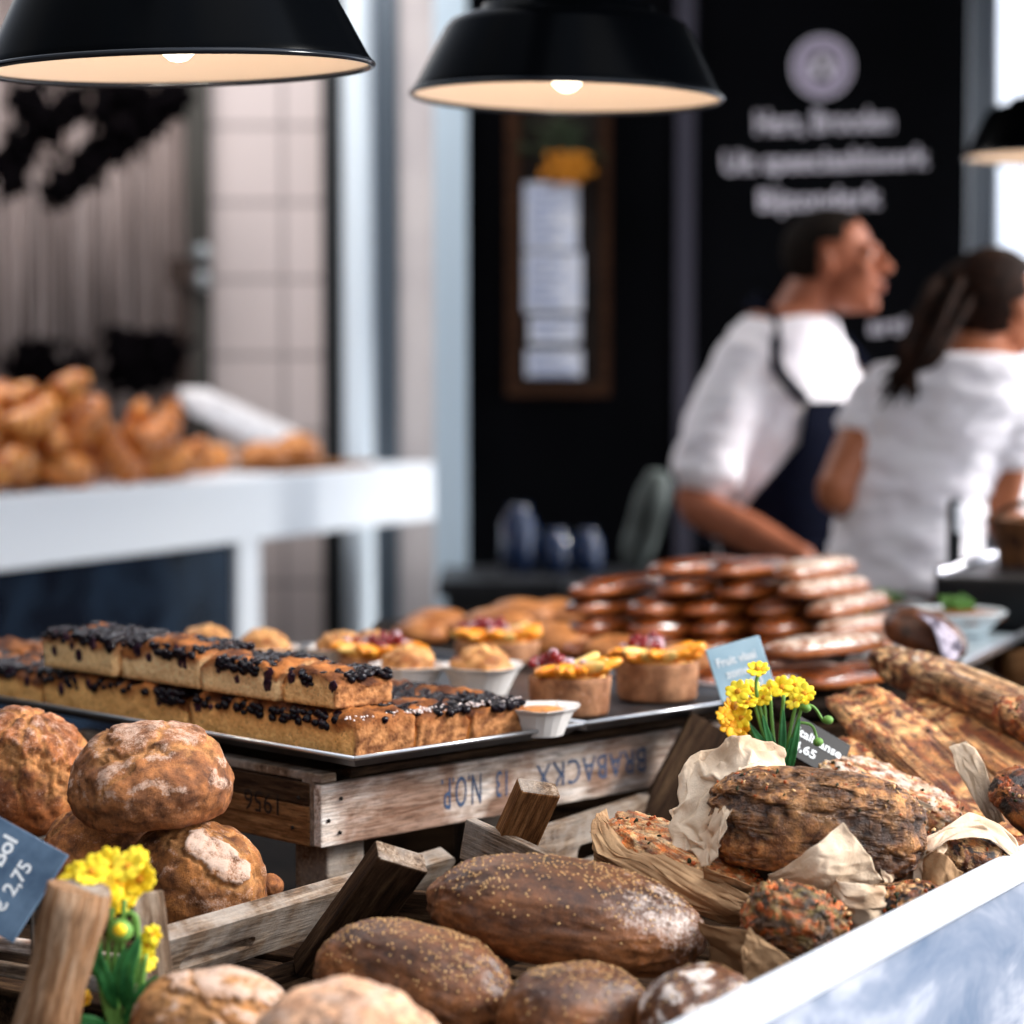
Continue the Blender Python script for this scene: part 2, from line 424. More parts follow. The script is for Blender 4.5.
for (u0, v0, u1, v1) in ((524, 183, 578, 250), (524, 253, 582, 312), (529, 317, 580, 343), (526, 350, 582, 377)):
    c = wr('menu_card', u0, v0, u1, v1, .004, M_card, fy + .012)
    g = G(); 
    for k in range(int((v1 - v0) / 9)):
        y = v0 + 5 + k * 9; a_, b_ = P(u0 + 5, y + 3, fy + .008), P(u0 + 5 + (u1 - u0 - 12) * random.uniform(.5, 1), y, fy + .008)
        g.add(bx(a_.x, b_.x, fy + .009, fy + .012, a_.z, b_.z))
    o = mesh('printed_lines', g.vf(), plain('card_print', srgb(132, 146, 180), .6), c, smooth=False)
M_orange = plain('orange_petals', srgb(196, 124, 26), .6); M_dgreen = plain('dark_leaf', srgb(34, 46, 24), .6)
fl = G(); lf = G()
for i in range(60):
    p = P(random.gauss(568, 12), 168 + random.uniform(-14, 14) - .5 * 0, fy - .01); fl.add(ico(1), T(p) @ S(.012, .012, .012))
for i in range(50):
    p = P(random.gauss(560, 14), random.uniform(122, 158), fy - .01); lf.add(ico(1), T(p) @ EU(random.uniform(0, 180), random.uniform(0, 180), 0) @ S(.025, .008, .006))
o = empty('flower_bunch', P(563, 175, fy - .02), 'orange flower bunch with dark leaves hung at the top of the menu board', 'flowers')
tag(mesh('blossoms', fl.vf(), M_orange, o), kind='stuff'); tag(mesh('leaves', lf.vf(), M_dgreen, o), kind='stuff')
# ------------------------------------------------------------------ pleated curtain, post and dark silhouettes at the far left
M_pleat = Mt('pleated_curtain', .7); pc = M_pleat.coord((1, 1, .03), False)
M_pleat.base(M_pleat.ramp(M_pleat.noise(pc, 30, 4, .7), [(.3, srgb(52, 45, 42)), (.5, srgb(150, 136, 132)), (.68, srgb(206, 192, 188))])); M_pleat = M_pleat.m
LY = 7.9
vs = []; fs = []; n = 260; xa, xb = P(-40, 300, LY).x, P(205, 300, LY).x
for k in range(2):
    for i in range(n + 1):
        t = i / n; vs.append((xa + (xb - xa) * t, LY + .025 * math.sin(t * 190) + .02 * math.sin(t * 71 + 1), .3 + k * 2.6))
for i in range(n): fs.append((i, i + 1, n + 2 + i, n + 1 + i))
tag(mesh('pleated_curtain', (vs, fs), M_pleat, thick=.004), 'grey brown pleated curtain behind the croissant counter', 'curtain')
# post with two round knobs
py = 7.82; px = py / F
M_post = plain('dark_post', srgb(64, 62, 58), .5)
po = empty('metal_post', V((P(200, 300, py).x, py, 0)), 'dark upright post with two round knobs beside the pleated curtain', 'post')
mesh('shaft', box(24 * px, .05, 3.1, .004, 2, (0, 0, 1.55)), M_post, po, T(P(199, 300, py).x, py, 0), smooth=False)
M_knob = plain('knob_metal', srgb(150, 156, 158), .3, Metallic=.6)
for v_ in (254, 281):
    mesh('knob', ico(3), M_knob, po, T(P(202, v_, py - .05)) @ S(.032, .025, .032))
# dark dried foliage hanging from the ceiling
M_dark = plain('dark_foliage', (.0025, .002, .0025, 1), .9, Specular_IOR_Level=.0)
def foliage(pts, rad, nleaf, name, label, cat, y):
    g = G()
    for (u, v, r) in pts:
        for k in range(nleaf):
            p = P(random.gauss(u, r), random.gauss(v, r), y + random.gauss(0, .05))
            g.add(ico(1), T(p) @ EU(random.uniform(0, 180), random.uniform(0, 180), random.uniform(0, 180)) @ S(rad * random.uniform(.7, 1.8), rad * .45, rad * .3))
    return tag(mesh(name, g.vf(), M_dark), label, cat)
foliage([(172, 98, 7), (162, 108, 7), (150, 116, 8), (132, 128, 8), (118, 140, 8), (100, 154, 8), (86, 166, 8), (70, 182, 8), (58, 192, 6), (70, 110, 10), (30, 100, 10), (20, 150, 8), (100, 105, 10), (130, 95, 10), (10, 175, 8), (40, 130, 8)], .036, 42, 'hanging_foliage', 'dark dried branches hanging in front of the pleated curtain', 'dried branches', 7.3)
foliage([(120, 350, 8), (145, 346, 8), (165, 350, 8), (130, 370, 9), (155, 372, 9), (35, 360, 9), (20, 378, 9), (50, 380, 9), (80, 372, 6)], .04, 40, 'bread_basket', 'dark basket silhouettes behind the croissant pile', 'basket', 7.2)
g = G(); g.add(bx(P(165, 0, 7.3).x, P(190, 0, 7.3).x, 7.3, 7.4, P(0, 285, 7.3).z, P(0, 258, 7.3).z))
g.add(bx(P(174, 0, 7.3).x, P(186, 0, 7.3).x, 7.32, 7.38, .2, P(0, 285, 7.3).z + .001))
tag(mesh('curtain_stand', g.vf(), plain('stand_brown', srgb(44, 32, 26), .6), smooth=False), 'short dark brown stand against the post', 'stand')
# ------------------------------------------------------------------ left counter
CZ = 1.147
c0 = Z(-60, 501.5, CZ); c1 = Z(435, 463, CZ)
dirv = (c1 - c0).normalized(); nin = V((-dirv.y, dirv.x, 0))   # pointing into the counter (left/back)
L = (c1 - c0).length; Mc = frame_M(V((c0.x, c0.y, 0)), V((c1.x, c1.y, 0)))
fh = .168
ct = empty('display_counter', V((c0.x, c0.y, 0)), 'white display counter with dark glass front holding the croissants', 'counter')
mesh('top_slab', box(L, .62, fh, .004, 2, (L / 2, .31, CZ - fh / 2)), M_white, ct, Mc, smooth=False)
M_cglass = Mt('dark_counter_glass', .12); q = M_cglass.coord((1, 1, 1), False)
M_cglass.base(M_cglass.ramp(M_cglass.noise(q, 4, 3), [(.42, (.006, .008, .014, 1)), (.7, (.02, .035, .06, 1))])); M_cglass = M_cglass.m
# distance along the counter for pixel u on its front face
def along(u):
    d = ray(u, 540); # intersect vertical plane through c0 along dirv
    n_ = V((dirv.y, -dirv.x, 0)); t = n_.dot(V((c0.x, c0.y, 0))) / n_.dot(V((d.x, d.y, 0)))
    p = V((d.x * t, d.y * t, 0)); return (p - V((c0.x, c0.y, 0))).dot(dirv)
s0, s1 = along(240), along(262)
mesh('glass_front', box(s0, .012, CZ - fh - .1, 0, 1, (s0 / 2, .03, (CZ - fh + .1) / 2)), M_cglass, ct, Mc, smooth=False)
mesh('inner_back', box(s0, .012, CZ - fh - .1, 0, 1, (s0 / 2, .5, (CZ - fh + .1) / 2)), plain('counter_inside', (.01, .014, .025, 1), .5), ct, Mc, smooth=False)
mesh('leg', box(s1 - s0, .05, CZ - fh, .003, 2, ((s0 + s1) / 2, .03, (CZ - fh) / 2)), M_white, ct, Mc, smooth=False)
mesh('leg', box(.05, .05, CZ - fh, .003, 2, (.03, .03, (CZ - fh) / 2)), M_white, ct, Mc, smooth=False)
for sx_ in (.03, s0 - .04): mesh('leg', box(.05, .05, CZ - fh, .003, 2, (sx_, .56, (CZ - fh) / 2)), M_white, ct, Mc, smooth=False)
mesh('bottom_panel', box(s0, .5, .1, .003, 2, (s0 / 2, .29, .05)), M_white, ct, Mc, smooth=False)
# croissants
M_cro = crust_mat('croissant_crust', .38, flour=srgb(240, 190, 120), fine=.35, bump=.3, spec=.5)
def croissant(seed, bend):
    rnd = random.Random(seed); n = 46; m = 14; vs = []; fs = []; cs = []
    for i in range(n + 1):
        t = i / n * 2 - 1; ang = t * bend
        R0 = .052
        cx_, cy_ = R0 * math.sin(ang) * 1.35, R0 * (math.cos(ang) - 1)
        seg = abs(math.sin((t * 3.6) * math.pi / 1.0))
        r = .029 * (max(0, 1 - abs(t) ** 2.4)) ** .62 * (.86 + .16 * seg) + .004
        for j in range(m):
            a = 2 * math.pi * j / m
            nx, ny = math.sin(ang), math.cos(ang)
            vs.append(V((cx_ + nx * r * math.cos(a), cy_ + ny * r * math.cos(a), r * .95 * math.sin(a))))
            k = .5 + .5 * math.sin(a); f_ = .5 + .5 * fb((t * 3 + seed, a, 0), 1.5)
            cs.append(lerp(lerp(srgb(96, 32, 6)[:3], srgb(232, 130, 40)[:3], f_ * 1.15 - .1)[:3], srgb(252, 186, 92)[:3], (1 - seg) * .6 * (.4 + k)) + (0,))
    for i in range(n):
        for j in range(m): k = (j + 1) % m; fs.append((i * m + j, i * m + k, (i + 1) * m + k, (i + 1) * m + j))
    fs.append(tuple(range(m))); fs.append(tuple(n * m + j for j in range(m))[::-1])
    return (vs, fs), cs
protos = []
GRPc = 'croissants piled on the white counter'
def cpt(u, v, dy):
    """point on plane parallel to the counter front, dy behind it, seen at pixel"""
    d = ray(u, v); n_ = V((dirv.y, -dirv.x, 0)); base = V((c0.x, c0.y, 0)) + nin * dy
    t = n_.dot(base) / n_.dot(V((d.x, d.y, 0))); return V((0, 0, CAMZ)) + d * t
CRO = [(2,0.998,0.32,0.042,165,0,-63),(0,1.311,0.193,0.041,-25,0,140),(3,0.19,0.155,0.041,0,-180,28),(0,0.711,0.221,0.045,-132,15,-19),(2,0.41,0.259,0.042,4,1,-125),(0,0.577,0.405,0.041,-130,0,-4),(0,0.632,0.169,0.043,23,-170,-42),(3,0.347,0.063,0.075,121,0,16),(2,0.582,0.286,0.041,-76,0,30),(0,0.547,0.058,0.042,1,-5,180),(0,0.951,0.212,0.043,123,0,-74),(3,0.765,0.166,0.102,-39,-159,-3),(0,0.092,0.406,0.045,-132,15,2),(2,0.835,0.304,0.042,16,0,88),(0,0.494,0.151,0.041,-50,0,160),(3,0.047,0.253,0.044,17,0,-90),(2,0.729,0.327,0.047,-44,17,116),(0,0.131,0.259,0.041,-50,0,-91),(2,0.203,0.071,0.104,-175,-1,30),(1,0.939,0.085,0.041,-50,0,137),(3,0.35,0.398,0.094,-68,65,-89),(1,0.725,0.057,0.063,-80,39,1),(3,0.499,0.139,0.127,16,2,-81),(3,0.889,0.057,0.106,-82,-17,-1),(1,0.696,0.409,0.12,94,171,0),(0,0.605,0.066,0.14,-137,-45,-37),(2,0.709,0.252,0.15,-32,24,98),(1,0.905,0.302,0.096,-139,-10,-107),(2,0.488,0.36,0.092,-45,-12,152),(1,0.246,0.251,0.066,-80,6,17),(0,0.444,0.293,0.128,33,11,167),(3,0.621,0.35,0.178,6,150,55),(2,0.236,0.388,0.074,10,28,-39),(0,0.401,0.057,0.161,104,165,-1),(1,0.159,0.057,0.185,-80,2,180),(1,0.006,0.322,0.114,-115,-3,-90),(1,0.358,0.176,0.114,-29,3,-108),(2,0.389,0.188,0.194,-7,10,58),(3,0.855,0.386,0.125,-53,-4,34),(3,0.99,0.146,0.109,67,-165,8),(0,1.085,0.101,0.046,-104,-17,-103),(0,0.543,0.249,0.198,-73,13,95),(3,0.452,0.344,0.198,-115,16,117),(1,0.207,0.405,0.175,1,-165,-7),(3,0.566,0.135,0.183,11,-133,72),(1,0.111,0.219,0.131,115,2,106),(2,0.014,0.097,0.072,5,148,114),(3,0.253,0.214,0.153,-101,-3,34),(2,0.487,0.113,0.244,-111,21,87),(3,0.143,0.333,0.119,-72,10,-26),(0,0.283,0.14,0.195,-26,-29,71),(3,0.052,0.125,0.166,-59,12,-111),(0,0.654,0.197,0.212,-56,9,104)]
LAYER = ['in the bottom layer of the pile', 'in the second layer of the pile', 'in the third layer of the pile', 'on top of the pile']
for (k, s_, dy, z, rx_, ry_, rz_) in CRO:
    if z > .2: continue
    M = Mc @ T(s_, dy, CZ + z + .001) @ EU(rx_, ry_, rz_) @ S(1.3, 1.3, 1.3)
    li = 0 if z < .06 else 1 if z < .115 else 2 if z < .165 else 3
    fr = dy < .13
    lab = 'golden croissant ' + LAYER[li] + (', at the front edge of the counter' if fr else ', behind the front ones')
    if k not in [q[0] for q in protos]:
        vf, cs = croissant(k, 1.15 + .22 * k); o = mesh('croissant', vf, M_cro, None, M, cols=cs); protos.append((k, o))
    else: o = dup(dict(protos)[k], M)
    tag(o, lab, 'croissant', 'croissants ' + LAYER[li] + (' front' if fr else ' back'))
# baguette in white paper sleeve
a_, b_ = cpt(182, 394, .56), cpt(300, 447, .50)
M_paperw = mottled('white_paper', srgb(214, 210, 210), srgb(236, 232, 232), 20, .7, .3, .002)
bg = empty('wrapped_baguette', (a_ + b_) / 2, 'baguette in a white paper sleeve leaning on the croissant pile', 'bread')
pts = [a_.lerp(b_, t / 20) for t in range(21)]
mesh('paper_sleeve', tube(pts, [.018 + .024 * min(1, t / 3) * (1 - .1 * math.sin(t * 1.7)) for t in range(21)], 16), M_paperw, bg)
pts = [a_.lerp(b_, -.01 + t * .004) for t in range(8)]
# board with two buns at the counter's right end
M_bread = crust_mat('plain_bun_crust', .5, fine=.4, bump=.3)
def bun_vf(rx, ry, rz, seed, sub=4, c1=srgb(150, 84, 38), c2=srgb(214, 146, 84), fl=.0, amp=.05, flat=.45, exp=1.0):
    vs, fs = ico(sub); o = []; cs = []
    for p in vs:
        q = V(p); d = 1 + amp * fb(q, 1.3, 3) * 1 + amp * .4 * fb(q + V((seed * 7.1, 0, 3)), 3.1, 3)
        q = q * d
        if q.z < -flat: q.z = -flat + (q.z + flat) * .12
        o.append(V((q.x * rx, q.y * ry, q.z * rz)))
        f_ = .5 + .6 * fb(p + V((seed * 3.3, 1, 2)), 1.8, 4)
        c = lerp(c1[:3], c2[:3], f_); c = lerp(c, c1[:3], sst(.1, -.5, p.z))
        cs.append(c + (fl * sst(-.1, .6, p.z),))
    return (o, fs), cs
s_ = along(338)
bd = mesh('serving_board', box(.50, .22, .016, .004), M_woodwarm, None, Mc @ T(s_ + .05, .16, CZ + .008), smooth=False); tag(bd, 'thin wooden board at the end of the white counter', 'board')
for k, (ds, u) in enumerate(((-.12, 'left'), (.06, 'right'))):
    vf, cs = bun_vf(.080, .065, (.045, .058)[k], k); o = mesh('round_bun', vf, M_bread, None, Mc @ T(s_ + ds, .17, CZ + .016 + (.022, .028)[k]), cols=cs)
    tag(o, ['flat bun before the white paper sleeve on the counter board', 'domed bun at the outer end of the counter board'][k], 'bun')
# ------------------------------------------------------------------ pendant lamps
M_lin = plain('cream_enamel', srgb(186, 166, 148), .7)
bulbm = Mt('bulb_glow', .3); bulbm.b.inputs['Emission Color'].default_value = (1, .86, .68, 1); bulbm.b.inputs['Emission Strength'].default_value = 6; M_bulb = bulbm.m
def lamp(c, tilt, azim, label, rr=.21, watts=8.5):
    o = empty('pendant_lamp', T(c), label, 'lamp', None)
    M = T(c) @ EU(tilt[0], tilt[1], 0)
    k = rr / .21
    prof = [(.210, .000), (.2095, .004), (.204, .012), (.166, .088), (.158, .098), (.145, .104), (.118, .110), (.116, .120), (.105, .123), (.078, .128), (.074, .150), (.058, .160), (.050, .205), (.030, .215), (.012, .220)]
    prof = [(r * k, z * k) for r, z in prof]
    mesh('lamp_shade', lathe(prof, 96), M_black, o, M)
    inn = [(.2085, .001), (.202, .011), (.163, .087), (.154, .095), (.142, .100), (.114, .106), (.03, .108), (.001, .108)]
    mesh('shade_lining', lathe([(r * k, z * k) for r, z in inn], 96), M_lin, o, M)
    ringp = [(.2085 * k + .0035 * math.cos(a_), .001 * k + .0035 * math.sin(a_)) for a_ in [2 * math.pi * i / 10 for i in range(11)]]
    mesh('rim', lathe(ringp, 96), plain('black_rim', (.01, .012, .016, 1), .15), o, M)
    mesh('bulb', lathe([(.0001, .0), (.012, .003), (.022, .012), (.027, .028), (.024, .048), (.014, .068), (.013, .1)], 24), M_bulb, o, M @ T(0, 0, .008) @ S(.8, .8, .8))
    top = M @ V((0, 0, .215 * k))
    mesh('cord', tube([top, V((top.x, top.y, 3.1))], .004, 8), M_black, o)
    ld = bpy.data.lights.new('lamp_light', 'POINT'); ld.energy = watts; ld.color = (1, .90, .78); ld.shadow_soft_size = .03
    lo = bpy.data.objects.new('lamp_light', ld); col.objects.link(lo); lo.location = M @ V((0, 0, .045 * k))
    return o
mid2 = P(566.5, 98, 3.32)
struct('trim_5', box((_b - _a).length, .30, .06, .004), M_black, frame_M(_a, _b) @ T((_b - _a).length / 2, .0, .0))
lamp(P(179, 70, 2.67), (2.0, -1.7, 0), 0, 'black enamel pendant lamp nearest the camera, over the croissants')
lamp(P(566.5, 98, 3.32), (0, 1.3, 0), 0, 'black enamel pendant lamp hanging before the menu board')
lamp(P(1066, 157, 5.1), (0, 0, 0), 0, 'black enamel pendant lamp in front of the bright window')
# ------------------------------------------------------------------ world and sun
w = bpy.data.worlds.new('world'); sc.world = w; w.use_nodes = True; nt = w.node_tree
bgn = nt.nodes['Background']; tcn = nt.nodes.new('ShaderNodeTexCoord'); no = nt.nodes.new('ShaderNodeTexNoise'); no.inputs['Scale'].default_value = 2.6; no.inputs['Detail'].default_value = 5
rp = nt.nodes.new('ShaderNodeValToRGB'); rp.color_ramp.elements[0].color = (.50, .60, .78, 1); rp.color_ramp.elements[1].color = (1.0, 1.0, 1.02, 1); rp.color_ramp.elements[0].position = .38; rp.color_ramp.elements[1].position = .6
nt.links.new(tcn.outputs['Generated'], no.inputs['Vector']); nt.links.new(no.outputs['Fac'], rp.inputs['Fac']); nt.links.new(rp.outputs['Color'], bgn.inputs['Color'])
bgn.inputs['Strength'].default_value = 1.0
vm = nt.nodes.new('ShaderNodeVectorMath'); vm.operation = 'DOT_PRODUCT'; vm.inputs[1].default_value = V((.76, .32, .56)).normalized()
nt.links.new(tcn.outputs['Generated'], vm.inputs[0])
rz = nt.nodes.new('ShaderNodeMapRange'); rz.interpolation_type = 'SMOOTHSTEP'
rz.inputs['From Min'].default_value = -.25; rz.inputs['From Max'].default_value = .85; rz.inputs['To Min'].default_value = .44; rz.inputs['To Max'].default_value = 2.9
nt.links.new(vm.outputs['Value'], rz.inputs['Value']); nt.links.new(rz.outputs['Result'], bgn.inputs['Strength'])
al = bpy.data.lights.new('rear_fill_light', 'AREA'); al.energy = 55; al.size = 1.2; al.color = (1, .95, .92); ao = bpy.data.objects.new('rear_fill_light', al); col.objects.link(ao)  # added overhead fill without a visible fixture, brightens the rear left wall
ao.location = (-1.0, 6.3, 3.3); ao.rotation_euler = V((.1, .9, -1.5)).to_track_quat('-Z', 'Y').to_euler()
sd = bpy.data.lights.new('sun', 'SUN'); sd.energy = 4.6; sd.angle = math.radians(14); sd.color = (1, .97, .93)
so = bpy.data.objects.new('sun', sd); col.objects.link(so)
so.rotation_euler = V((-.86, .02, -.56)).to_track_quat('-Z', 'Y').to_euler()
# ================================================================== PEOPLE
M_skin = mottled('tanned_skin', srgb(150, 88, 62), srgb(166, 100, 72), 30, .45, .05)
M_skin2 = mottled('warm_skin', srgb(154, 92, 62), srgb(170, 104, 72), 30, .45, .05)
M_shirt = mottled('white_cotton', srgb(242, 236, 242), srgb(250, 246, 250), 14, .85, .15, .002)
M_apron = mottled('navy_apron', srgb(8, 10, 22), srgb(14, 18, 34), 60, .9, .1, Specular_IOR_Level=.05)
M_trouser = mottled('dark_trousers', srgb(14, 15, 20), srgb(22, 24, 28), 60, .9, .1, Specular_IOR_Level=.05)
M_hairm = mottled('short_dark_hair', srgb(16, 12, 10), srgb(36, 28, 23), 120, .8, .5, .002, Specular_IOR_Level=.08)
M_hairw = mottled('long_brown_hair', srgb(14, 8, 6), srgb(44, 24, 14), 60, .7, .3, .001, Specular_IOR_Level=.08)
M_shoe = plain('black_shoe', (.01, .01, .01, 1), .4)
M_eye = plain('eye_white', srgb(225, 220, 215), .2); M_iris = plain('iris', srgb(40, 26, 18), .1)
def ell(c, r, M=None, sub=3): return ([T(c) @ (M or I4) @ V((p.x * r[0], p.y * r[1], p.z * r[2])) for p in ico(sub)[0]], ico(sub)[1])
def limb(pts, rad, n=18):
    """tapered limb with rounded ends"""
    p = bez(pts, 6); m = len(p) - 1; rs = []
    k = len(rad) - 1
    for i in range(m + 1):
        t = i / m * k; j = min(int(t), k - 1); rs.append(rad[j] + (rad[j + 1] - rad[j]) * sst(0, 1, t - j))
    a, b = p[0] - (p[1] - p[0]).normalized() * rs[0] * .6, p[-1] + (p[-1] - p[-2]).normalized() * rs[-1] * .6
    return tube([a] + p + [b], [rs[0] * .5] + rs + [rs[-1] * .5], n)
def rings(rs, L, Fd, n=40, off=0.0, ex=.86):
    vs = []; fs = []
    for (c, hw, hd) in rs:
        for i in range(n):
            a = 2 * math.pi * i / n; ca, sa = math.cos(a), math.sin(a)
            ca = math.copysign(abs(ca) ** ex, ca); sa = math.copysign(abs(sa) ** ex, sa)
            vs.append(V(c) + L * (hw + off) * ca + Fd * (hd + off) * sa)
    m = len(rs)
    for k in range(m - 1):
        for i in range(n):
            j = (i + 1) % n; fs.append((k * n + i, k * n + j, (k + 1) * n + j, (k + 1) * n + i))
    fs.append(tuple(range(n))[::-1]); fs.append(tuple((m - 1) * n + i for i in range(n)))
    return vs, fs
def patch(rs, L, Fd, a0, a1, off, n=24, ex=.86):
    """a piece of cloth lying over the rings: a0/a1 give the angle range (degrees) per ring"""
    vs = []; fs = []
    for k, (c, hw, hd) in enumerate(rs):
        for i in range(n + 1):
            a = math.radians(a0[k] + (a1[k] - a0[k]) * i / n); ca, sa = math.cos(a), math.sin(a)
            ca = math.copysign(abs(ca) ** ex, ca); sa = math.copysign(abs(sa) ** ex, sa)
            vs.append(V(c) + L * (hw + off) * ca + Fd * (hd + off) * sa)
    for k in range(len(rs) - 1):
        for i in range(n): q = k * (n + 1) + i; fs.append((q, q + 1, q + n + 2, q + n + 1))
    return vs, fs
def hand(g, wrist, dirv_, palmn, s=1.0, curl=.5, side=1):
    """palm with five separate bent fingers"""
    x = V(dirv_).normalized(); z = V(palmn); y = z.cross(x).normalized(); z = x.cross(y)
    M = Matrix((x, y, z)).transposed().to_4x4(); M.translation = wrist
    g.add(ell((.045 * s, 0, 0), (.052 * s, .040 * s, .014 * s)), M)
    for k, (yy, ln) in enumerate(((-.030, .062), (-.010, .074), (.010, .078), (.030, .070))):
        b = V((.085, yy * 1.05, 0)) * s; c = [b]
        ang = 0
        d = V((1, yy * 2.5, 0)).normalized()
        for q in (.45, .32, .23):
            ang += curl * (.5 if q == .45 else .9)
            c.append(c[-1] + V((d.x * math.cos(ang), d.y, -math.sin(ang))) * ln * q * s)
        g.add(limb(c, [.0088 * s, .0082 * s, .0076 * s, .0066 * s], 10), M)
    c = [V((.015, -side * .030, -.002)) * s, V((.045, -side * .058, -.012)) * s, V((.068, -side * .066, -.022)) * s]
    g.add(limb(c, [.013 * s, .0105 * s, .0085 * s], 10), M)
def head(g, M, s=1.0, fem=False):
    A = lambda vf: g.add(vf, M @ S(s, s, s))
    A(ell((0, .015, .03), (.075, .096, .088))); A(ell((0, -.030, -.036), (.057 if not fem else .053, .062, .074)))
    A(ell((0, -.066, -.094), (.024, .022, .020) if not fem else (.018, .02, .018)))
    A(ell((0, -.015, -.062), (.052, .055, .045)))
    A(limb([(0, -.086, .018), (0, -.101, -.002), (0, -.113, -.020)], [.009, .011, .0135], 12))
    for q in (-1, 1):
        A(ell((q * .011, -.103, -.025), (.009, .011, .008))); A(ell((q * .034, -.060, -.018), (.026, .026, .028)))
        A(ell((q * .031, -.079, .030), (.026, .013, .009)))
        A(ell((q * .078, .012, -.004), (.007, .019, .031), EU(0, 0, q * 20))); A(ell((q * .074, .006, -.008), (.012, .012, .02)))
        A(ell((q * .031, -.0745, .010), (.016, .011, .009)))
    A(ell((0, -.093, -.051), (.023, .010, .006))); A(ell((0, -.090, -.063), (.020, .011, .007)))
def eyes(par, M, s=1.0):
    for q in (-1, 1):
        e = mesh('eye', ell((q * .031, -.0815, .010), (.0085, .0065, .0055)), M_eye, par, M @ S(s, s, s))
        mesh('iris', ell((q * .031, -.0868, .010), (.0036, .0018, .0036), None, 2), M_iris, e, M @ S(s, s, s))
    mesh('lips', (lambda g: (g.add(ell((0, -.0955, -.0515), (.019, .0085, .0045))).add(ell((0, -.093, -.0625), (.016, .009, .005))).vf()))(G()), plain('lips', srgb(150, 84, 74), .45), par, M @ S(s, s, s))
def folds(vf, amp, sc_, seed=0, st=(1, 1, 2.2)):
    vs = [V(p) + V((fb(V((p.x * st[0], p.y * st[1], p.z * st[2])) + V((seed, 0, 0)), sc_, 3), fb(V((p.x * st[0], p.y * st[1], p.z * st[2])) + V((0, seed + 9, 0)), sc_, 3), 0)) * amp for p in vf[0]]
    return vs, vf[1]
def trousers(rs_hip, L, Fd, hipc, name_par, foot_dir):
    g = G(); g.add(rings(rs_hip, L, Fd))
    for q in (-1, 1):
        h = hipc + L * q * .085; k = V((h.x, h.y, .48)) + L * q * .03 - Fd * .0; a = V((h.x, h.y, .09)) + L * q * .05
        g.add(limb([h, k, a], [.088, .064, .052]))
    mesh('trousers', remeshed(g.vf(), .014, 3), M_trouser, name_par)
    for q in (-1, 1):
        a = V((hipc.x, hipc.y, 0)) + L * q * .135
        mesh('shoe', ell((a.x + Fd.x * .06, a.y + Fd.y * .06, .045), (.05, .13, .045), Matrix.Rotation(math.atan2(-Fd.x, Fd.y), 4, 'Z')), M_shoe, name_par)
# ---- man in white t-shirt and navy apron
YM = 5.38
Fd = V((.75, -.66, 0)).normalized(); L = V((-Fd.y, Fd.x, 0))      # person's left
def pm(u, v, y=YM): return P(u, v, y)
chest = V((pm(796, 0).x, YM, 0))
rs = []
for (u, v, hw, hd) in ((800, 690, .155, .115), (800, 640, .170, .130), (797, 590, .168, .140), (795, 540, .172, .150), (795, 490, .178, .150), (793, 440, .185, .140), (790, 400, .190, .128), (788, 366, .182, .108), (785, 332, .140, .088), (790, 308, .086, .074)):
    q = pm(u, v); rs.append((V((q.x, YM, q.z)), hw, hd))
mo = V((chest.x, YM, 0))
man = empty('person', mo, 'man in white t-shirt and navy apron, face turned towards the bright window', 'person')
Ls = rs[7][0] + L * .160; Rs = rs[7][0] - L * .165
Rs = Rs + V((0, 0, -.002)); 
Re = P(694, 506, YM -0.20); Rw = P(806, 560, YM -0.34); Ls += V((0, 0, .0))
Le = P(884, 505, YM +0.05); Lw = P(862, 562, YM -0.14)
hc = P(836, 264, YM - .01); HM = T(hc) @ Matrix.Rotation(math.radians(74), 4, 'Z') @ R(-4, 'X')   # facing: -Y turned towards +X
nb = rs[8][0]
g = G(); g.add(rings(rs, L, Fd)); head(g, HM, 1.0)
g.add(limb([nb + V((.0, .0, -.01)), nb.lerp(hc, .55) + V((-.005, .01, 0)), hc + V((-.015, .01, -.02))], [.060, .057, .057]))
g.add(limb([Rs, Rs.lerp(Re, .5) + V((-.01, 0, 0)), Re], [.060, .050, .041])); g.add(limb([Re, Re.lerp(Rw, .45), Rw], [.041, .042, .027]))
g.add(limb([Ls, Ls.lerp(Le, .5), Le], [.060, .050, .041])); g.add(limb([Le, Le.lerp(Lw, .45), Lw], [.041, .042, .027]))
hand(g, Rw, (P(850, 575, YM -0.38) - Rw), (0, 0, 1), 1.0, .35, -1); hand(g, Lw, V((-.3, -.8, -.25)), (0, 0, 1), 1.0, .35, 1)
for q in (-1, 1):
    h = rs[0][0] + L * q * .08; g.add(limb([h, V((h.x, h.y, .5)), V((h.x, h.y, .09))], [.07, .05, .04]))
mesh('body', remeshed(g.vf(), .0052, 3), M_skin, man)
eyes(man, HM)
# hair: cap over the back and top of the skull
def haircap(M, s, keep, r=(.0785, .100, .0925), par=None, mat=None, name='hair', noise_=.002):
    vs, fs = ico(5); vv = []
    for p in vs: vv.append(V((p.x * r[0], p.y * r[1] + .015, p.z * r[2] + .03)) * s * (1 + noise_ * 8 * fb(p, 5, 3)))
    kf = [f for f in fs if all(keep(vv[i] / s) for i in f)]
    used = sorted({i for f in kf for i in f}); mp = {a: b for b, a in enumerate(used)}
    o = mesh(name, ([vv[i] for i in used], [tuple(mp[i] for i in f) for f in kf]), mat, par, M, thick=.006)
    return o
haircap(HM, 1.0, lambda p: (p.z > .078 and p.y > -.055) or (p.y > -.035 and p.z > .045) or (p.y > .022 and p.z > -.03) or (p.y > .05 and p.z > -.055), par=man, mat=M_hairm)
g = G(); g.add(rings(rs[1:9] + [(rs[9][0] - V((0, 0, .016)), .086, .074)], L, Fd, off=.012))
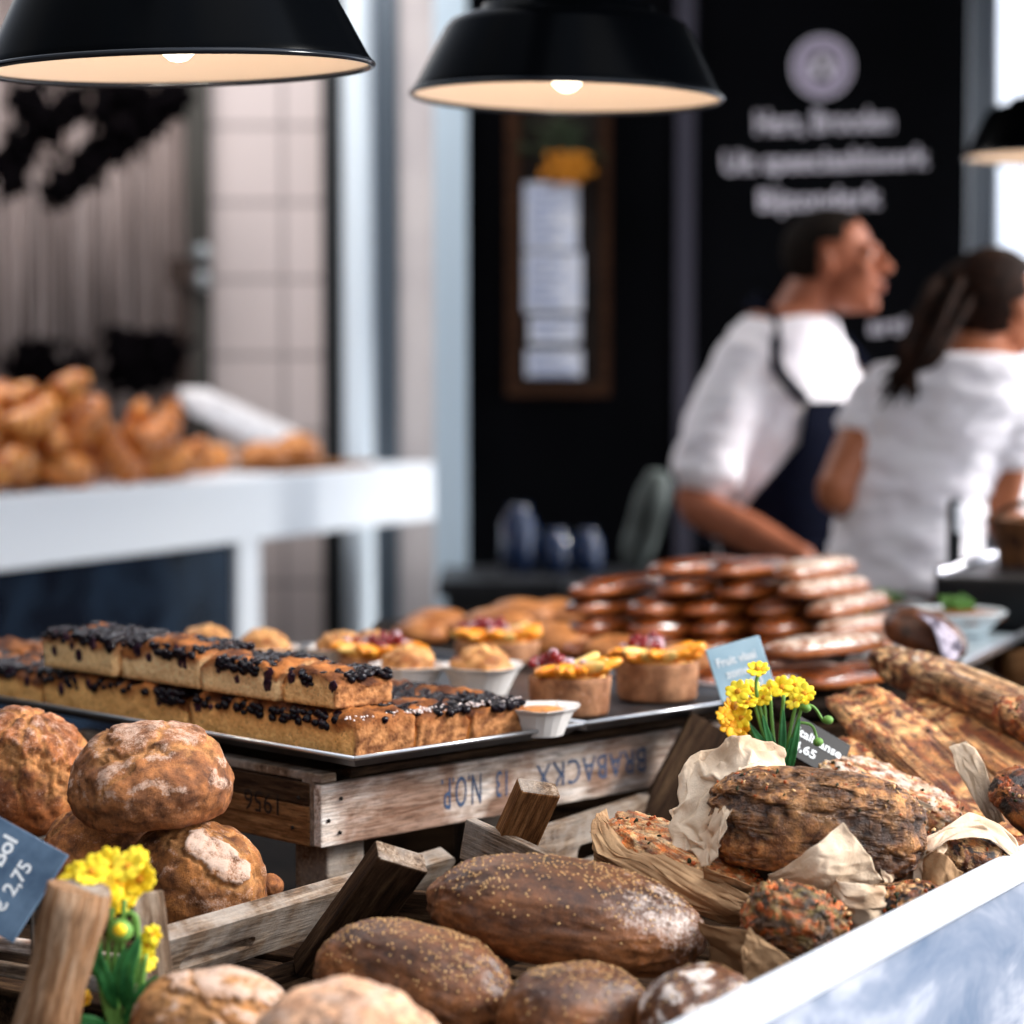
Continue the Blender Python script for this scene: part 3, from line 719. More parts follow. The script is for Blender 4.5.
g.add(limb([Rs + L * .03 + V((0, 0, .012)), Rs.lerp(Re, .4) + V((-.008, 0, .0)), Rs.lerp(Re, .80)], [.084, .075, .074])); g.add(limb([Ls - L * .02, Ls.lerp(Le, .4), Ls.lerp(Le, .72)], [.074, .068, .070]))
mesh('t_shirt', folds(remeshed(g.vf(), .009, 4), .010, 9), M_shirt, man)
# apron
ars = [(rs[0][0] - V((0, 0, .25)), .19, .15), (rs[0][0], .175, .135)] + rs[1:7]
lo = [-10, -20, -25, -25, -18, 10, 45, 56]; hi = [190, 200, 205, 205, 198, 170, 135, 124]
ap = mesh('apron', folds(patch(ars, L, Fd, lo, hi, .026), .006, 7, 4), M_apron, man, thick=.004)
top = ars[-1]
def rp(r, a, off):
    a = math.radians(a); ca, sa = math.cos(a), math.sin(a); ca = math.copysign(abs(ca) ** .86, ca); sa = math.copysign(abs(sa) ** .86, sa)
    return r[0] + L * (r[1] + off) * ca + Fd * (r[2] + off) * sa
nape = nb + V((0, 0, .075)) - Fd * .075
for a_, q in ((124, -1), (56, 1)):
    pts = bez([rp(top, a_, .027), rp(rs[7], 90 + (a_ - 90) * 1.5, .026), rs[8][0] - L * (-q) * -.0 + L * q * .088 + Fd * .035 + V((0, 0, .028)), nb + L * q * .066 - Fd * .045 + V((0, 0, .055)), nape], 8)
    g = G(); vs, fs = tube(pts, .013, 8); mesh('neck_strap', (vs, fs), M_apron, man)
g = G(); pts = [rp(rs[3], a_, .030) for a_ in range(-180, 181, 10)]; mesh('waist_tie', tube(pts, .008, 8), M_apron, man)
trousers([(rs[0][0] - V((0, 0, .10)), .15, .12), (rs[0][0] + V((0, 0, .02)), .168, .13), (rs[2][0] - V((0, 0, .03)), .172, .145)], L, Fd, rs[0][0], man, Fd)
# ---- woman with ponytail, seen from behind
YW = 4.72
Fd = V((.50, .866, 0)).normalized(); L = V((-Fd.y, Fd.x, 0))
def pw(u, v): 
    q = P(u, v, YW); return q
rs = []
for (u, v, hw, hd) in ((905, 720, .150, .115), (905, 640, .165, .125), (902, 590, .150, .115), (905, 545, .138, .105), (912, 500, .134, .100), (925, 455, .145, .104), (940, 415, .160, .108), (952, 385, .160, .098), (962, 362, .128, .08), (972, 346, .065, .055)):
    q = pw(u, v); rs.append((q, hw, hd))
wo = V((pw(905, 0).x, YW, 0))
wom = empty('person', wo, 'woman with a brown ponytail in a white t-shirt, seen from behind', 'person')
Ls = rs[7][0] + L * .135; Rs = rs[7][0] - L * .135
Le = P(833, 492, YW - .06); Lw = P(905, 545, YW + .22)
Re = P(998, 520, YW - .02); Rw = P(1035, 535, YW + .20)
hc = P(1000, 307, YW + .02); HM = T(hc) @ Matrix.Rotation(math.radians(118), 4, 'Z') @ R(-14, 'X')
nb = rs[8][0]
g = G(); g.add(rings(rs, L, Fd)); head(g, HM, .94, True)
g.add(limb([nb + V((0, 0, -.01)), nb.lerp(hc, .5), hc + V((-.01, 0, -.02))], [.058, .049, .048]))
for a_, b_, c_ in ((Rs, Re, Rw), (Ls, Le, Lw)):
    g.add(limb([a_, a_.lerp(b_, .5), b_], [.050, .043, .036])); g.add(limb([b_, b_.lerp(c_, .45), c_], [.036, .036, .022]))
    hand(g, c_, V((.5, .6, -.1)), (0, 0, 1), .9, .4, 1)
for q in (-1, 1):
    h = rs[0][0] + L * q * .08; g.add(limb([h, V((h.x, h.y, .5)), V((h.x, h.y, .09))], [.066, .046, .036]))
mesh('body', remeshed(g.vf(), .0052, 3), M_skin2, wom)
eyes(wom, HM, .94)
haircap(HM, .94, lambda p: (p.z > .06 and p.y > -.085) or (p.y > -.02 and p.z > .012) or (p.y > .028 and p.z > -.045), r=(.0815, .104, .096), par=wom, mat=M_hairw)
# ponytail: a bundle of tapering locks
root = P(956, 276, YW + .0)
g = G(); rnd = random.Random(3)
g.add(limb([HM @ V((0, .09, .06)), root, root + V((-.012, -.01, -.02))], [.035, .028, .024]))
for k in range(26):
    j = V((rnd.gauss(0, .014), rnd.gauss(0, .014), rnd.gauss(0, .01)))
    e = P(rnd.uniform(880, 918), rnd.uniform(372, 410), YW - .12 + rnd.uniform(-.02, .02))
    m1 = P(938 + rnd.gauss(0, 7), 300 + rnd.gauss(0, 5), YW - .05); m2 = P(916 + rnd.gauss(0, 8), 350 + rnd.gauss(0, 6), YW - .115)
    pts = bez([root + j * .5, m1 + j, m2 + j, e], 8)
    g.add(tube(pts, [.013 * (1 - .75 * (i / (len(pts) - 1)) ** 1.6) for i in range(len(pts))], 6))
pt = mesh('ponytail', g.vf(), M_hairw, wom)
mesh('hair_tie', tube([root + V((math.cos(a) * .004, math.cos(a) * .02, math.sin(a) * .024)) for a in [2 * math.pi * i / 16 for i in range(17)]], .006, 8), plain('hair_tie', srgb(40, 30, 30), .6), pt)
g = G(); g.add(rings(rs[2:9] + [(nb + V((0, 0, .018)), .08, .062)], L, Fd, off=.013))
g.add(limb([Rs + L * .02, Rs.lerp(Re, .25), Rs.lerp(Re, .5)], [.062, .058, .062])); g.add(limb([Ls - L * .02, Ls.lerp(Le, .25), Ls.lerp(Le, .45)], [.062, .058, .062]))
mesh('t_shirt', folds(remeshed(g.vf(), .009, 4), .009, 10, 5, (1, 1, 3.5)), M_shirt, wom)
g = G(); mesh('belt', tube([rp2 for rp2 in [rs[2][0] + V((0, 0, -.015)) + L * .166 * math.cos(a) + Fd * .13 * math.sin(a) for a in [2 * math.pi * i / 40 for i in range(41)]]], .014, 8), M_shoe, wom)
trousers([(rs[0][0] - V((0, 0, .05)), .158, .12), (rs[1][0], .172, .132), (rs[2][0] - V((0, 0, .01)), .158, .122)], L, Fd, rs[0][0], wom, Fd)
mesh('bracelet', tube([Le.lerp(Lw, .55) + V((0, math.cos(a) * .03, math.sin(a) * .03)) for a in [2 * math.pi * i / 20 for i in range(21)]], .005, 6), M_steel, wom)
# ================================================================== STALL: table, crates, trays, cakes
TZ = 1.02                                   # tray height
C0 = V((-.167, 2.578, 0)); s2 = math.sqrt(.5)
E1 = V((s2, s2, 0)); E2 = V((-s2, s2, 0))
FR = Matrix(((s2, -s2, 0, C0.x), (s2, s2, 0, C0.y), (0, 0, 1, 0), (0, 0, 0, 1)))   # local (a,b,z) -> world
def ab(a, b, z): return FR @ T(a, b, z)
# table under everything
tb = empty('market_table', V((.2, 3.1, 0)), 'dark wooden market stall table carrying the crates and trays', 'table')
mesh("table_top", box(2.95, 2.72, .04, .004), M_table, tb, T(.42, 3.01, .70), smooth=False)
for x in (-.95, 1.80):
    for y in (1.75, 4.15): mesh('leg', box(.07, .07, .68, .004), M_table, tb, T(x, y, .34), smooth=False)
mesh('apron_board', box(2.7, .03, .12, .003), M_table, tb, T(.42, 1.72, .62), smooth=False)
mesh('apron_board', box(2.7, .03, .12, .003), M_table, tb, T(.42, 4.18, .62), smooth=False)
# ---- stencilled crate under the front tray: outer corner at (a0,b0)
a0, b0 = .0, .055
CT, CB = .995, .925
cr = empty('wooden_crate', ab(a0, b0, CB), 'bleached stencilled wooden crate under the cake tray, lettering upside down', 'crate')
LA, LB = .70, .46
def cb(name, sx, sy, sz, cx_, cy_, cz_, mat, bev=.002): 
    return mesh(name, box(sx, sy, sz, bev), mat, cr, ab(a0 + cx_, b0 + cy_, cz_), smooth=False)
H_ = CT - CB
front = cb('side_plank', LA, .013, H_ - .002, LA / 2, .0065, (CT + CB) / 2, M_woodpale)
M90 = ab(a0 + .0065, b0 + .013 + (LB - .013) / 2, (CT + CB) / 2)
endp = mesh('end_plank', box(LB - .026, .016, H_ * .62, .0015), M_woodwarm, cr, M90 @ R(90) @ T(0, 0, -H_ * .19), smooth=False)
endq = mesh('end_plank', box(LB - .026, .014, H_ * .36, .0015), M_wooddark, cr, M90 @ R(90) @ T(0, 0, H_ * .31), smooth=False)
cb('corner_post', .020, .020, H_ + .006, .011, .024, (CT + CB) / 2 + .003, M_wood)
cb('rear_plank', LA, .013, H_, LA / 2, LB, (CT + CB) / 2, M_wooddark)
mesh('end_plank', box(LB - .026, .014, H_, .0015), M_wooddark, cr, ab(a0 + LA - .01, b0 + LB / 2, (CT + CB) / 2) @ R(90), smooth=False)
cb('top_rail', .022, LB, .010, .012, LB / 2 + .0, CT + .006, M_wood)
cb('top_rail', LA - .06, .016, .009, LA / 2 + .02, .016, CT + .0055, M_wooddark)
for k in range(8): cb('floor_slat', .07, LB - .03, .006, .05 + k * .085, LB / 2, CB + .004, M_wooddark)
for (da, dz) in ((.028, .052), (.010, .030), (.026, .015)):
    mesh('nail', lathe([(.0001, 0), (.0022, 0), (.0022, .0016), (.0001, .0018)], 10), M_nail, cr, ab(a0 + da, b0 - .0004, CB + dz) @ R(90, 'X'))
for (db, dz) in ((.035, .052), (.045, .018)):
    mesh('nail', lathe([(.0001, 0), (.0022, 0), (.0022, .0016), (.0001, .0018)], 10), M_nail, cr, ab(a0 - .002, b0 + db, CB + dz) @ R(-90, 'Y'))
# upside-down stencil lettering
def stencil(s, a_start, a_end, zc, h, parent=front, mat=None, spacing=1.0):
    vf = text_mesh(s, 1.0, .0, spacing, 'LEFT', .0)
    xs = [p.x for p in vf[0]]; ys = [p.y for p in vf[0]]
    k = (a_end - a_start) / (max(xs) - min(xs)); hh = h / (max(ys) - min(ys))
    M = ab(a0 + (a_start + a_end) / 2, b0 - .0006, zc) @ R(90, 'X') @ R(180, 'Z') @ S(k, hh, 1) @ T(-(max(xs) + min(xs)) / 2, -(max(ys) + min(ys)) / 2, 0)
    mesh('stencil_lettering', vf, mat or M_ink, parent, M, smooth=False)
def a_of(u, v=800):
    d = ray(u, v); n_ = -E2; base = C0 + E2 * b0; t = n_.dot(base) / n_.dot(V((d.x, d.y, 0))); return (V((d.x * t, d.y * t, 0)) - C0).dot(E1) - a0
zc = (CT + CB) / 2 + .002
stencil('N.O.P.', a_of(441), a_of(481), zc, .036)
stencil('13', a_of(496), a_of(507), zc + .001, .031)
stencil('BRABACKX', a_of(536), a_of(645), zc + .001, .030, spacing=1.1)
vf = text_mesh('1956', .034, 0, 1.0, 'LEFT', .0)
mesh('stencil_lettering', vf, M_inkdark, endp, ab(a0 - .0021, b0 + .075, CB + .052) @ R(90) @ R(90, 'X') @ R(180, 'Z') @ R(180, 'Y') @ S(-1, 1, 1) @ T(0, 0, 0) if False else ab(a0 - .0023, b0 + .062, CB + .051) @ R(-90) @ R(90, 'X') @ R(180, 'Z') @ T(0, 0, 0), smooth=False)
# ---- supports under the crate (short posts on a base crate)
for (a_, b_) in ((.055, .085), (.62, .085), (.055, .42), (.62, .42)):
    o = mesh('wooden_block', box(.055, .055, CB - .7205, .003), M_wood, None, ab(a0 + a_, b0 + b_ - .035, (CB + .72) / 2), smooth=False)
    tag(o, 'upright wooden block carrying the stencilled crate', 'block', 'blocks under the stencilled crate')
# ---- low riser behind, carrying the rear trays
def riser(x0, x1, y0, y1, z0, z1, label):
    o = empty('riser_crate', V(((x0 + x1) / 2, (y0 + y1) / 2, z0)), label, 'crate')
    c = ((x0 + x1) / 2, (y0 + y1) / 2)
    for yy in (y0 + .008, y1 - .008):
        for k in range(3): h = (z1 - z0 - .02) / 3; mesh('side_plank', box(x1 - x0, .014, h - .008, .002), M_wooddark, o, T(c[0], yy, z0 + h * (k + .5)), smooth=False)
    for xx in (x0 + .008, x1 - .008):
        for k in range(3): h = (z1 - z0 - .02) / 3; mesh('end_plank', box(.014, y1 - y0 - .034, h - .008, .002), M_wooddark, o, T(xx, c[1], z0 + h * (k + .5)), smooth=False)
    mesh('lid', box(x1 - x0, y1 - y0, .016, .002), M_table, o, T(c[0], c[1], z1 - .008), smooth=False)
    return o
# ---- trays
M_crumb0 = plain('crumb_bits', srgb(170, 120, 60), .8)
def tray(name, a_, b_, la, lb, label, z=TZ):
    o = empty(name, ab(a_, b_, z), label, 'tray')
    M = ab(a_, b_, z)
    g = G()
    # pan: thin floor with flared rolled rim
    e = .012; h = .011
    pts = [(0, 0), (la, 0), (la, lb), (0, lb)]
    inn = [(e, e), (la - e, e), (la - e, lb - e), (e, lb - e)]
    vs = [V((x, y, h)) for x, y in pts] + [V((x, y, 0)) for x, y in inn]
    fs = [(4, 5, 6, 7)] + [(i, (i + 1) % 4, 4 + (i + 1) % 4, 4 + i) for i in range(4)]
    mesh('pan', (vs, fs), M_steeldark, o, M, smooth=False, thick=.0012)
    r = [V((x, y, h)) for x, y in pts]; 
    for i in range(4): mesh('rolled_rim', tube([r[i], r[(i + 1) % 4]], .0026, 10), M_steel, o, M)
    return o
tray('baking_tray', -.004, -.004, .352, .93, 'steel baking tray under the blueberry cake bars')
tray('baking_tray', .356, -.004, .36, .84, 'dark steel tray holding the fruit tarts')
# small wooden wedges seat the trays on the crate rail
# ---- cake bars
M_cake = Mt('cake_crumb', .8); co = M_cake.coord(); at = M_cake.attr()
vo = M_cake.vor(co, 230); n1 = M_cake.noise(co, 160, 4, .6); n2 = M_cake.noise(co, 55, 5, .6)
pores = M_cake.ramp(vo, [(.08, .12), (.30, 1.0)])
cc = M_cake.mix(at.outputs['Color'], M_cake.ramp(n1, [(.35, (.80, .68, .54, 1)), (.6, (1.15, 1.12, 1.08, 1))]), .8, 'MULTIPLY')
pm_ = M_cake.ramp(n2, [(.44, 0.0), (.56, .95)])
cc = M_cake.mix(cc, M_cake.mix(cc, pores, 1.0, 'MULTIPLY'), pm_)
M_cake.base(cc); M_cake.bump(M_cake.math('ADD', n1, M_cake.math('MULTIPLY', vo, .8)), .7, .0016); M_cake = M_cake.m
M_berry = Mt('blueberry_glaze', .09); co = M_berry.coord(); M_berry.base(M_berry.ramp(M_berry.noise(co, 200, 3), [(.4, (.0015, .0012, .003, 1)), (.75, (.012, .003, .006, 1))])); M_berry.b.inputs['Specular IOR Level'].default_value = .2; M_berry = M_berry.m
M_berry2 = Mt('baked_blueberry', .35); co = M_berry2.coord(); M_berry2.base(M_berry2.ramp(M_berry2.noise(co, 150, 3), [(.4, (.012, .004, .012, 1)), (.75, (.09, .03, .05, 1))])); M_berry2 = M_berry2.m
def cake_bar(a_, b_, la, lb, h, z, label, group, seed, endcrust=True, warm=1.0, berries=1.0, tilt=0, sugar=0.0, edge=True):
    """bar of sheet cake: la across, lb long. -a side cut (light crumb), -b end baked crust"""
    nx, ny, nz = max(8, int(la / .006)), max(10, int(lb / .006)), 9
    vs, fs = gridbox(nx, ny, nz); out = []; cs = []
    c_side = lerp(srgb(255, 200, 126)[:3], srgb(255, 224, 172)[:3], 1 - warm)
    for p in vs:
        x, y, zz = p.x * la, p.y * lb, (p.z + .5) * h
        sd = V((x * 1, y * 1, zz)) + V((seed * 3.7, seed * 1.3, 0))
        # rounded vertical edges
        rr = .10; 
        bulge = .006 * fb(sd, 22, 3); topb = (zz / h)
        zz2 = zz + topb ** 2 * (.012 * fb(sd, 14, 4) + .005 * fb(sd, 60, 3) + .003 * (1 - (2 * p.x) ** 2)) - topb * .0045 * (abs(2 * p.y) ** 8 + abs(2 * p.x) ** 10)
        x2 = x + math.copysign(1, x) * (abs(2 * p.x) > .99) * .0016 * fb(sd, 60, 3) * 1.0
        y2 = y + math.copysign(1, y) * (abs(2 * p.y) > .99) * .0030 * fb(sd, 45, 4)
        k = 1 - .025 * (1 - topb)
        out.append(V((x2 * k, y2 * k, zz2)))
        endf = endcrust and p.y < -.495
        top = p.z > .47
        crusty = sst(.62, 1.0, topb + .22 * fb(sd, 35, 3))
        if endf: c = lerp(srgb(110, 66, 36)[:3], srgb(186, 130, 82)[:3], .5 + 1.2 * fb(sd, 110, 3))
        else: c = lerp(c_side, srgb(206, 146, 78)[:3], sst(.3, 0, topb) * .5 + .35 * warm * (.5 + fb(sd, 40, 2)))
        c = lerp(c, srgb(150, 84, 36)[:3], crusty * (.95 if not endf else .5))
        if top: c = lerp(srgb(80, 42, 20)[:3], srgb(172, 108, 54)[:3], .45 + 1.0 * fb(sd, 40, 3))
        cs.append(c + (0,))
    M = ab(a_ + la / 2, b_ + lb / 2, z) @ EU(0, tilt, 0)
    o = empty('blueberry_cake_bar', M, label, 'cake', group)
    mesh('sponge', (out, fs), M_cake, o, M, cols=cs)
    rnd = random.Random(seed * 13 + 5)
    # clusters of baked berries with drips down the sides
    g = G(); n = int(la * lb * 30000 * berries)
    ctr = [(rnd.uniform(-.48, .48) * la, rnd.uniform(-.5, .5) * lb, rnd.uniform(.5, 1.3)) for _ in range(max(5, int(la * lb * 1900)))]
    for k in range(n):
        cx_, cy_, sp_ = rnd.choice(ctr); x = cx_ + rnd.gauss(0, .010 * sp_); y = cy_ + rnd.gauss(0, .013 * sp_)
        x = max(-la / 2 - (.0005 if edge else -.006), min(la / 2 - .006, x)); y = max(-lb / 2 - (.0005 if endcrust else -.006), min(lb / 2 - .006, y))
        r = rnd.uniform(.0038, .0068)
        zz = h - .0015 + rnd.uniform(-.001, .003)
        if abs(x) > la / 2 - .002: zz -= rnd.uniform(0, .010)
        if abs(y) > lb / 2 - .002: zz -= rnd.uniform(0, .004)
        sx_, sy_, sz_ = r * rnd.uniform(.8, 1.15), r * rnd.uniform(.8, 1.15), r * rnd.uniform(.65, .95)
        g.add(([V((q.x * sx_, q.y * sy_, q.z * sz_)) * (1 + .2 * fb(q + V((k, 0, 0)), 1.6, 3)) for q in ico(2)[0]], ico(2)[1]), T(x, y, zz) @ EU(0, 0, rnd.uniform(0, 180)))
    tag(mesh('blueberry_topping', g.vf(), M_berry, o, M), kind='stuff')
    g = G()
    for k in range(int(lb * (60 if warm < .7 else 18))):
        y = rnd.uniform(-.46, .46) * lb; zz = h * rnd.uniform(.62, .98) if rnd.random() < .7 else h * rnd.uniform(.3, .9); r = rnd.uniform(.004, .008)
        g.add(([V((q.x * .0014, q.y * r * (1 + .5 * fb(V((q.y, q.z, k)), 2.2, 3)), q.z * r * (1 + .5 * fb(V((q.z, k, q.y)), 2.2, 3)))) for q in ico(3)[0]], ico(3)[1]), T(-la / 2 + .0006, y, zz))
    if g.v: tag(mesh('baked_in_berries', g.vf(), M_berry2, o, M), kind='stuff')
    if sugar:
        g = G()
        for k in range(int(60 * sugar)):
            g.add(ico(1), T(rnd.uniform(-.5, .5) * la, -lb / 2 + rnd.uniform(0, .02), h + rnd.uniform(-.001, .004)) @ S(.0014, .0014, .0012))
        tag(mesh('sugar', g.vf(), plain('pearl_sugar', srgb(236, 220, 214), .6), o, M), kind='stuff')
    return o
z1 = TZ + .0025
hh = .044
low = 'bottom layer of blueberry cake bars'
for i, (a_, la) in enumerate(((.012, .085), (.101, .078), (.183, .083))):
    for j, (b_, lb) in enumerate(((.010, .288), (.305, .290), (.602, .30))):
        lab = [['blueberry cake bar at the tray corner, cut side and brown end both showing', 'blueberry cake bar with brown baked end, second from the tray corner', 'blueberry cake bar whose brown end stands beside the small paper cup'][i],
               ['long blueberry cake bar at the tray edge, just above the highest round loaf', 'middle blueberry cake bar of the bottom layer, under the upper row', 'blueberry cake bar of the bottom layer nearest the paper-cup muffins'][i],
               ['last blueberry cake bar along the tray edge, above the cracked round loaf', 'bottom layer cake bar past the end of the upper row', 'bottom layer cake bar at the far corner of the tray'][i]][j]
        cake_bar(a_, b_, la, lb, hh + (0, .001, -.002)[j] + random.uniform(-.001, .002), z1, lab, low, 1 + i * 3 + j, j == 0, 1.0, 1.35 if (j == 0 and i) else 1.0, 0, 1.0 if j == 0 else 0, i == 0)
up = 'upper row of blueberry cake bars'
zz = z1 + hh + .0095
for i, (a_, b_, la, lb, h2, w_) in enumerate(((.016, .050, .084, .088, .034, .6), (.010, .143, .086, .135, .038, .15), (.013, .284, .086, .150, .043, .1), (.008, .440, .088, .150, .044, .3))):
    cake_bar(a_, b_, la, lb, h2, zz, ['upper cake bar nearest the tray corner, with a brown crusty end', 'upper cake bar with purple berry stains in its crumb, second from the crusty end', 'upper pale cake bar with glossy berries, third from the crusty end', 'upper cake bar at the far end of its row, thickly topped'][i], up, 20 + i, i == 0, w_, 1.2 if i != 0 else .95)
# ---- muffins in paper cups
M_cup = Mt('baking_paper_cup', .7); M_cup.base(srgb(226, 220, 214)); M_cup.b.inputs['Subsurface Weight'].default_value = 0; M_cup = M_cup.m
M_muf = crust_mat('muffin_crust', .6, fine=.55, bump=.6, bd=.002)
def muffin(M, label, seed, s=1.0, group='muffins in white paper cups', cup=True, topping=True):
    o = empty('muffin' if topping else 'cake_in_paper_cup', M, label, 'muffin', group)
    Ms = M @ S(s, s, s)
    rnd = random.Random(seed)
    ph = rnd.uniform(0, 6)
    wob = lambda a, k: 1 + (.05 * abs(math.sin(a * 2.5 + ph)) + .03 * math.sin(a * 9 + ph * 2) + .02 * math.sin(a * 17)) * (k / 4) + (.24 * max(0, math.cos((a - ph) * 1.5)) ** 5 - .06) * (k > 3)
    mesh('paper_cup', lathe([(.031, .0), (.035, .010), (.039, .020), (.043, .029), (.052, .036)], 22, wob), M_cup, o, Ms, thick=.0008, smooth=False)
    mesh('cake_body', lathe([(.0001, .0015), (.028, .0015), (.034, .028), (.030, .033), (.0001, .034)], 32), M_muf, o, Ms, cols=[srgb(196, 130, 66)[:3] + (0,)] * (32 * 5))
    if topping:
        vs, fs = ico(4); out = []; cs = []
        for p in vs:
            d = 1 + .20 * noise.noise(p * 2.6 + V((seed, 0, 0))) + .08 * fb(p + V((0, seed, 0)), 6, 3)
            q = p * d; out.append(V((q.x * .036, q.y * .036, max(q.z, -.5) * .025 + .034)))
            f_ = .5 + 1.2 * noise.noise(p * 3 + V((seed, 5, 0)))
            cs.append(lerp(srgb(150, 88, 40)[:3], srgb(224, 168, 104)[:3], f_) + (.12 * (p.z > .2),))
        mesh('muffin_top', (out, fs), M_muf, o, Ms, cols=cs)
        g = G(); 
        for k in range(9):
            a = rnd.uniform(0, 6.28); r = rnd.uniform(0, .017); g.add(([V((q.x * .0085, q.y * .007, q.z * .006)) * (1 + .2 * fb(q + V((k, 0, 0)), 2, 2)) for q in ico(2)[0]], ico(2)[1]), T(r * math.cos(a), r * math.sin(a), .056 - r * .35) @ EU(rnd.uniform(0, 60), rnd.uniform(0, 60), rnd.uniform(0, 180)))
        tag(mesh('fruit_pieces', g.vf(), mottled('baked_apple', srgb(206, 142, 76), srgb(236, 190, 122), 90, .4, .2), o, Ms), kind='stuff')
    return o
zt = TZ + .003
def at_px(u, v, z): 
    p = Z(u, v, z); return T(p)
muffin(at_px(481, 694, zt), 'muffin in a white paper cup between the cake bars and the first mango tart', 1, 1.05)
muffin(at_px(408, 692, zt), 'muffin in a paper cup partly behind the crusty upper cake bar', 2, 1.0)
muffin(at_px(375, 672, zt), 'muffin in a paper cup behind the two nearest ones, half hidden by tart fruit', 3, .95)
muffin(at_px(340, 672, zt), 'muffin peeking over the upper cake bar before the currant tart', 7, .95)
muffin(at_px(263, 672, zt), 'muffin showing above the purple-stained cake bar', 4, 1.0)
muffin(at_px(206, 668, zt), 'muffin above the pale upper cake bar, furthest along the row', 5, 1.0)
muffin(at_px(540, 734, zt) @ S(.86, .86, .9), 'shallow cake in a folded white paper cup at the tray edge', 6, 1.0, 'muffins in white paper cups', topping=False)
# ---- fruit tarts
M_tart = crust_mat('short_crust', .75, flour=srgb(214, 176, 150), fine=.5, bump=.4, bd=.0012)
M_mango = Mt('peach_slice_flesh', .22); co = M_mango.coord(); M_mango.base(M_mango.ramp(M_mango.noise(co, 60, 2), [(.35, srgb(228, 128, 22)), (.65, srgb(244, 164, 52))])); M_mango.b.inputs['Coat Weight'].default_value = .3; M_mango = M_mango.m
M_mangoy = Mt('pale_peach_flesh', .25); M_mangoy.base(srgb(246, 204, 118)); M_mangoy = M_mangoy.m
M_curr = Mt('red_currant_skin', .12); M_curr.base(srgb(124, 10, 20)); M_curr.b.inputs['Specular IOR Level'].default_value = .6; M_curr = M_curr.m
M_currs = mottled('sugared_currant', srgb(120, 60, 74), srgb(226, 206, 214), 400, .5, .2)
slice_vf = None
def slice_mesh():
    vs = []; fs = []; n = 16; m = 10
    for i in range(n + 1):
        t = i / n * 2 - 1; ang = t * .75; R0 = .042
        r = .0085 * (max(0, 1 - t * t)) ** .5 + .0004
        for j in range(m):
            a = 2 * math.pi * j / m
            rad = R0 + r * .9 * math.cos(a)
            vs.append(V((rad * math.sin(ang), rad * math.cos(ang) - R0, r * .62 * math.sin(a))))
    for i in range(n):
        for j in range(m): k = (j + 1) % m; fs.append((i * m + j, i * m + k, (i + 1) * m + k, (i + 1) * m + j))
    return vs, fs
PS = {}
def tart(M, r, h, label, seed, ang0, nsl=13, ncur=26, group='fruit tarts'):
    o = empty('fruit_tart', M, label, 'tart', group)
    rnd = random.Random(seed)
    n = 72; prof = [(.0001, 0), (r * .90, 0), (r * .955, .004), (r * .985, h * .45), (r, h - .006), (r * .995, h), (r * .965, h + .001), (r * .93, h - .004), (.0001, h - .004)]
    vs, fs = lathe(prof, n); cs = []
    out = []
    for p in vs:
        d = .0012 * fb(p, 60, 3) + .0012 * fb(p, 25, 2); q = V((p.x, p.y, 0)); q = q.normalized() if q.length > .001 else V((0, 0, 0))
        out.append(p + q * d)
        f_ = .5 + fb(p + V((seed, 0, 0)), 40, 3)
        cs.append(lerp(srgb(132, 84, 52)[:3], srgb(186, 134, 96)[:3], f_) + (.25,))
    mesh('crust_shell', (out, fs), M_tart, o, M, cols=cs)
    mesh('filling', lathe([(.0001, h - .003), (r * .93, h - .003), (r * .8, h + .003), (.0001, h + .005)], 40), mottled('baked_custard', srgb(206, 140, 70), srgb(236, 186, 104), 60, .5, .2), o, M)
    if 'p' not in PS:
        PS['p'] = bpy.data.meshes.new('peach_slice'); v_, f_ = slice_mesh(); v_ = [V((x.x, x.y * 1.25, x.z * 1.5)) for x in v_]; PS['p'].from_pydata([tuple(x) for x in v_], [], f_); PS['p'].polygons.foreach_set('use_smooth', [True] * len(f_)); PS['p'].materials.append(M_mango)
        PS['q'] = PS['p'].copy(); PS['q'].materials.clear(); PS['q'].materials.append(M_mangoy)
        for nm, mt_ in (('c', M_curr), ('d', M_currs)):
            m_ = bpy.data.meshes.new('red_currant'); v_, f_ = ico(2); m_.from_pydata([tuple(x * .0058) for x in v_], [], f_); m_.polygons.foreach_set('use_smooth', [True] * len(f_)); m_.materials.append(mt_); PS[nm] = m_
    for k in range(nsl):
        a = math.radians(ang0 - 105 + 210 * k / (nsl - 1)) + math.pi
        rr = r * rnd.uniform(.55, .70)
        me = PS['q' if rnd.random() < .2 else 'p']; c = bpy.data.objects.new('peach_slice', me); col.objects.link(c)
        place(c, M @ Matrix.Rotation(a, 4, 'Z') @ T(rr, 0, h + .005 + (k % 3) * .003) @ EU(rnd.uniform(-12, 12), rnd.uniform(6, 22), 90 + rnd.uniform(-22, 22) + 62) @ S(1, 1.0, 1), o)
    for k in range(ncur):
        me = PS['d' if rnd.random() < .28 else 'c']; c = bpy.data.objects.new('red_currant', me); col.objects.link(c)
        a = math.radians(ang0) + rnd.gauss(0, .62); rr = r * min(.92, abs(rnd.gauss(.52, .30)))
        lift = .010 + .020 * (k / ncur) * max(.1, 1 - abs(rr - r * .5) / (r * .7))
        s_ = rnd.uniform(.8, 1.15)
        place(c, M @ T(rr * math.cos(a), rr * math.sin(a), h + lift) @ S(s_, s_, s_), o)
    return o
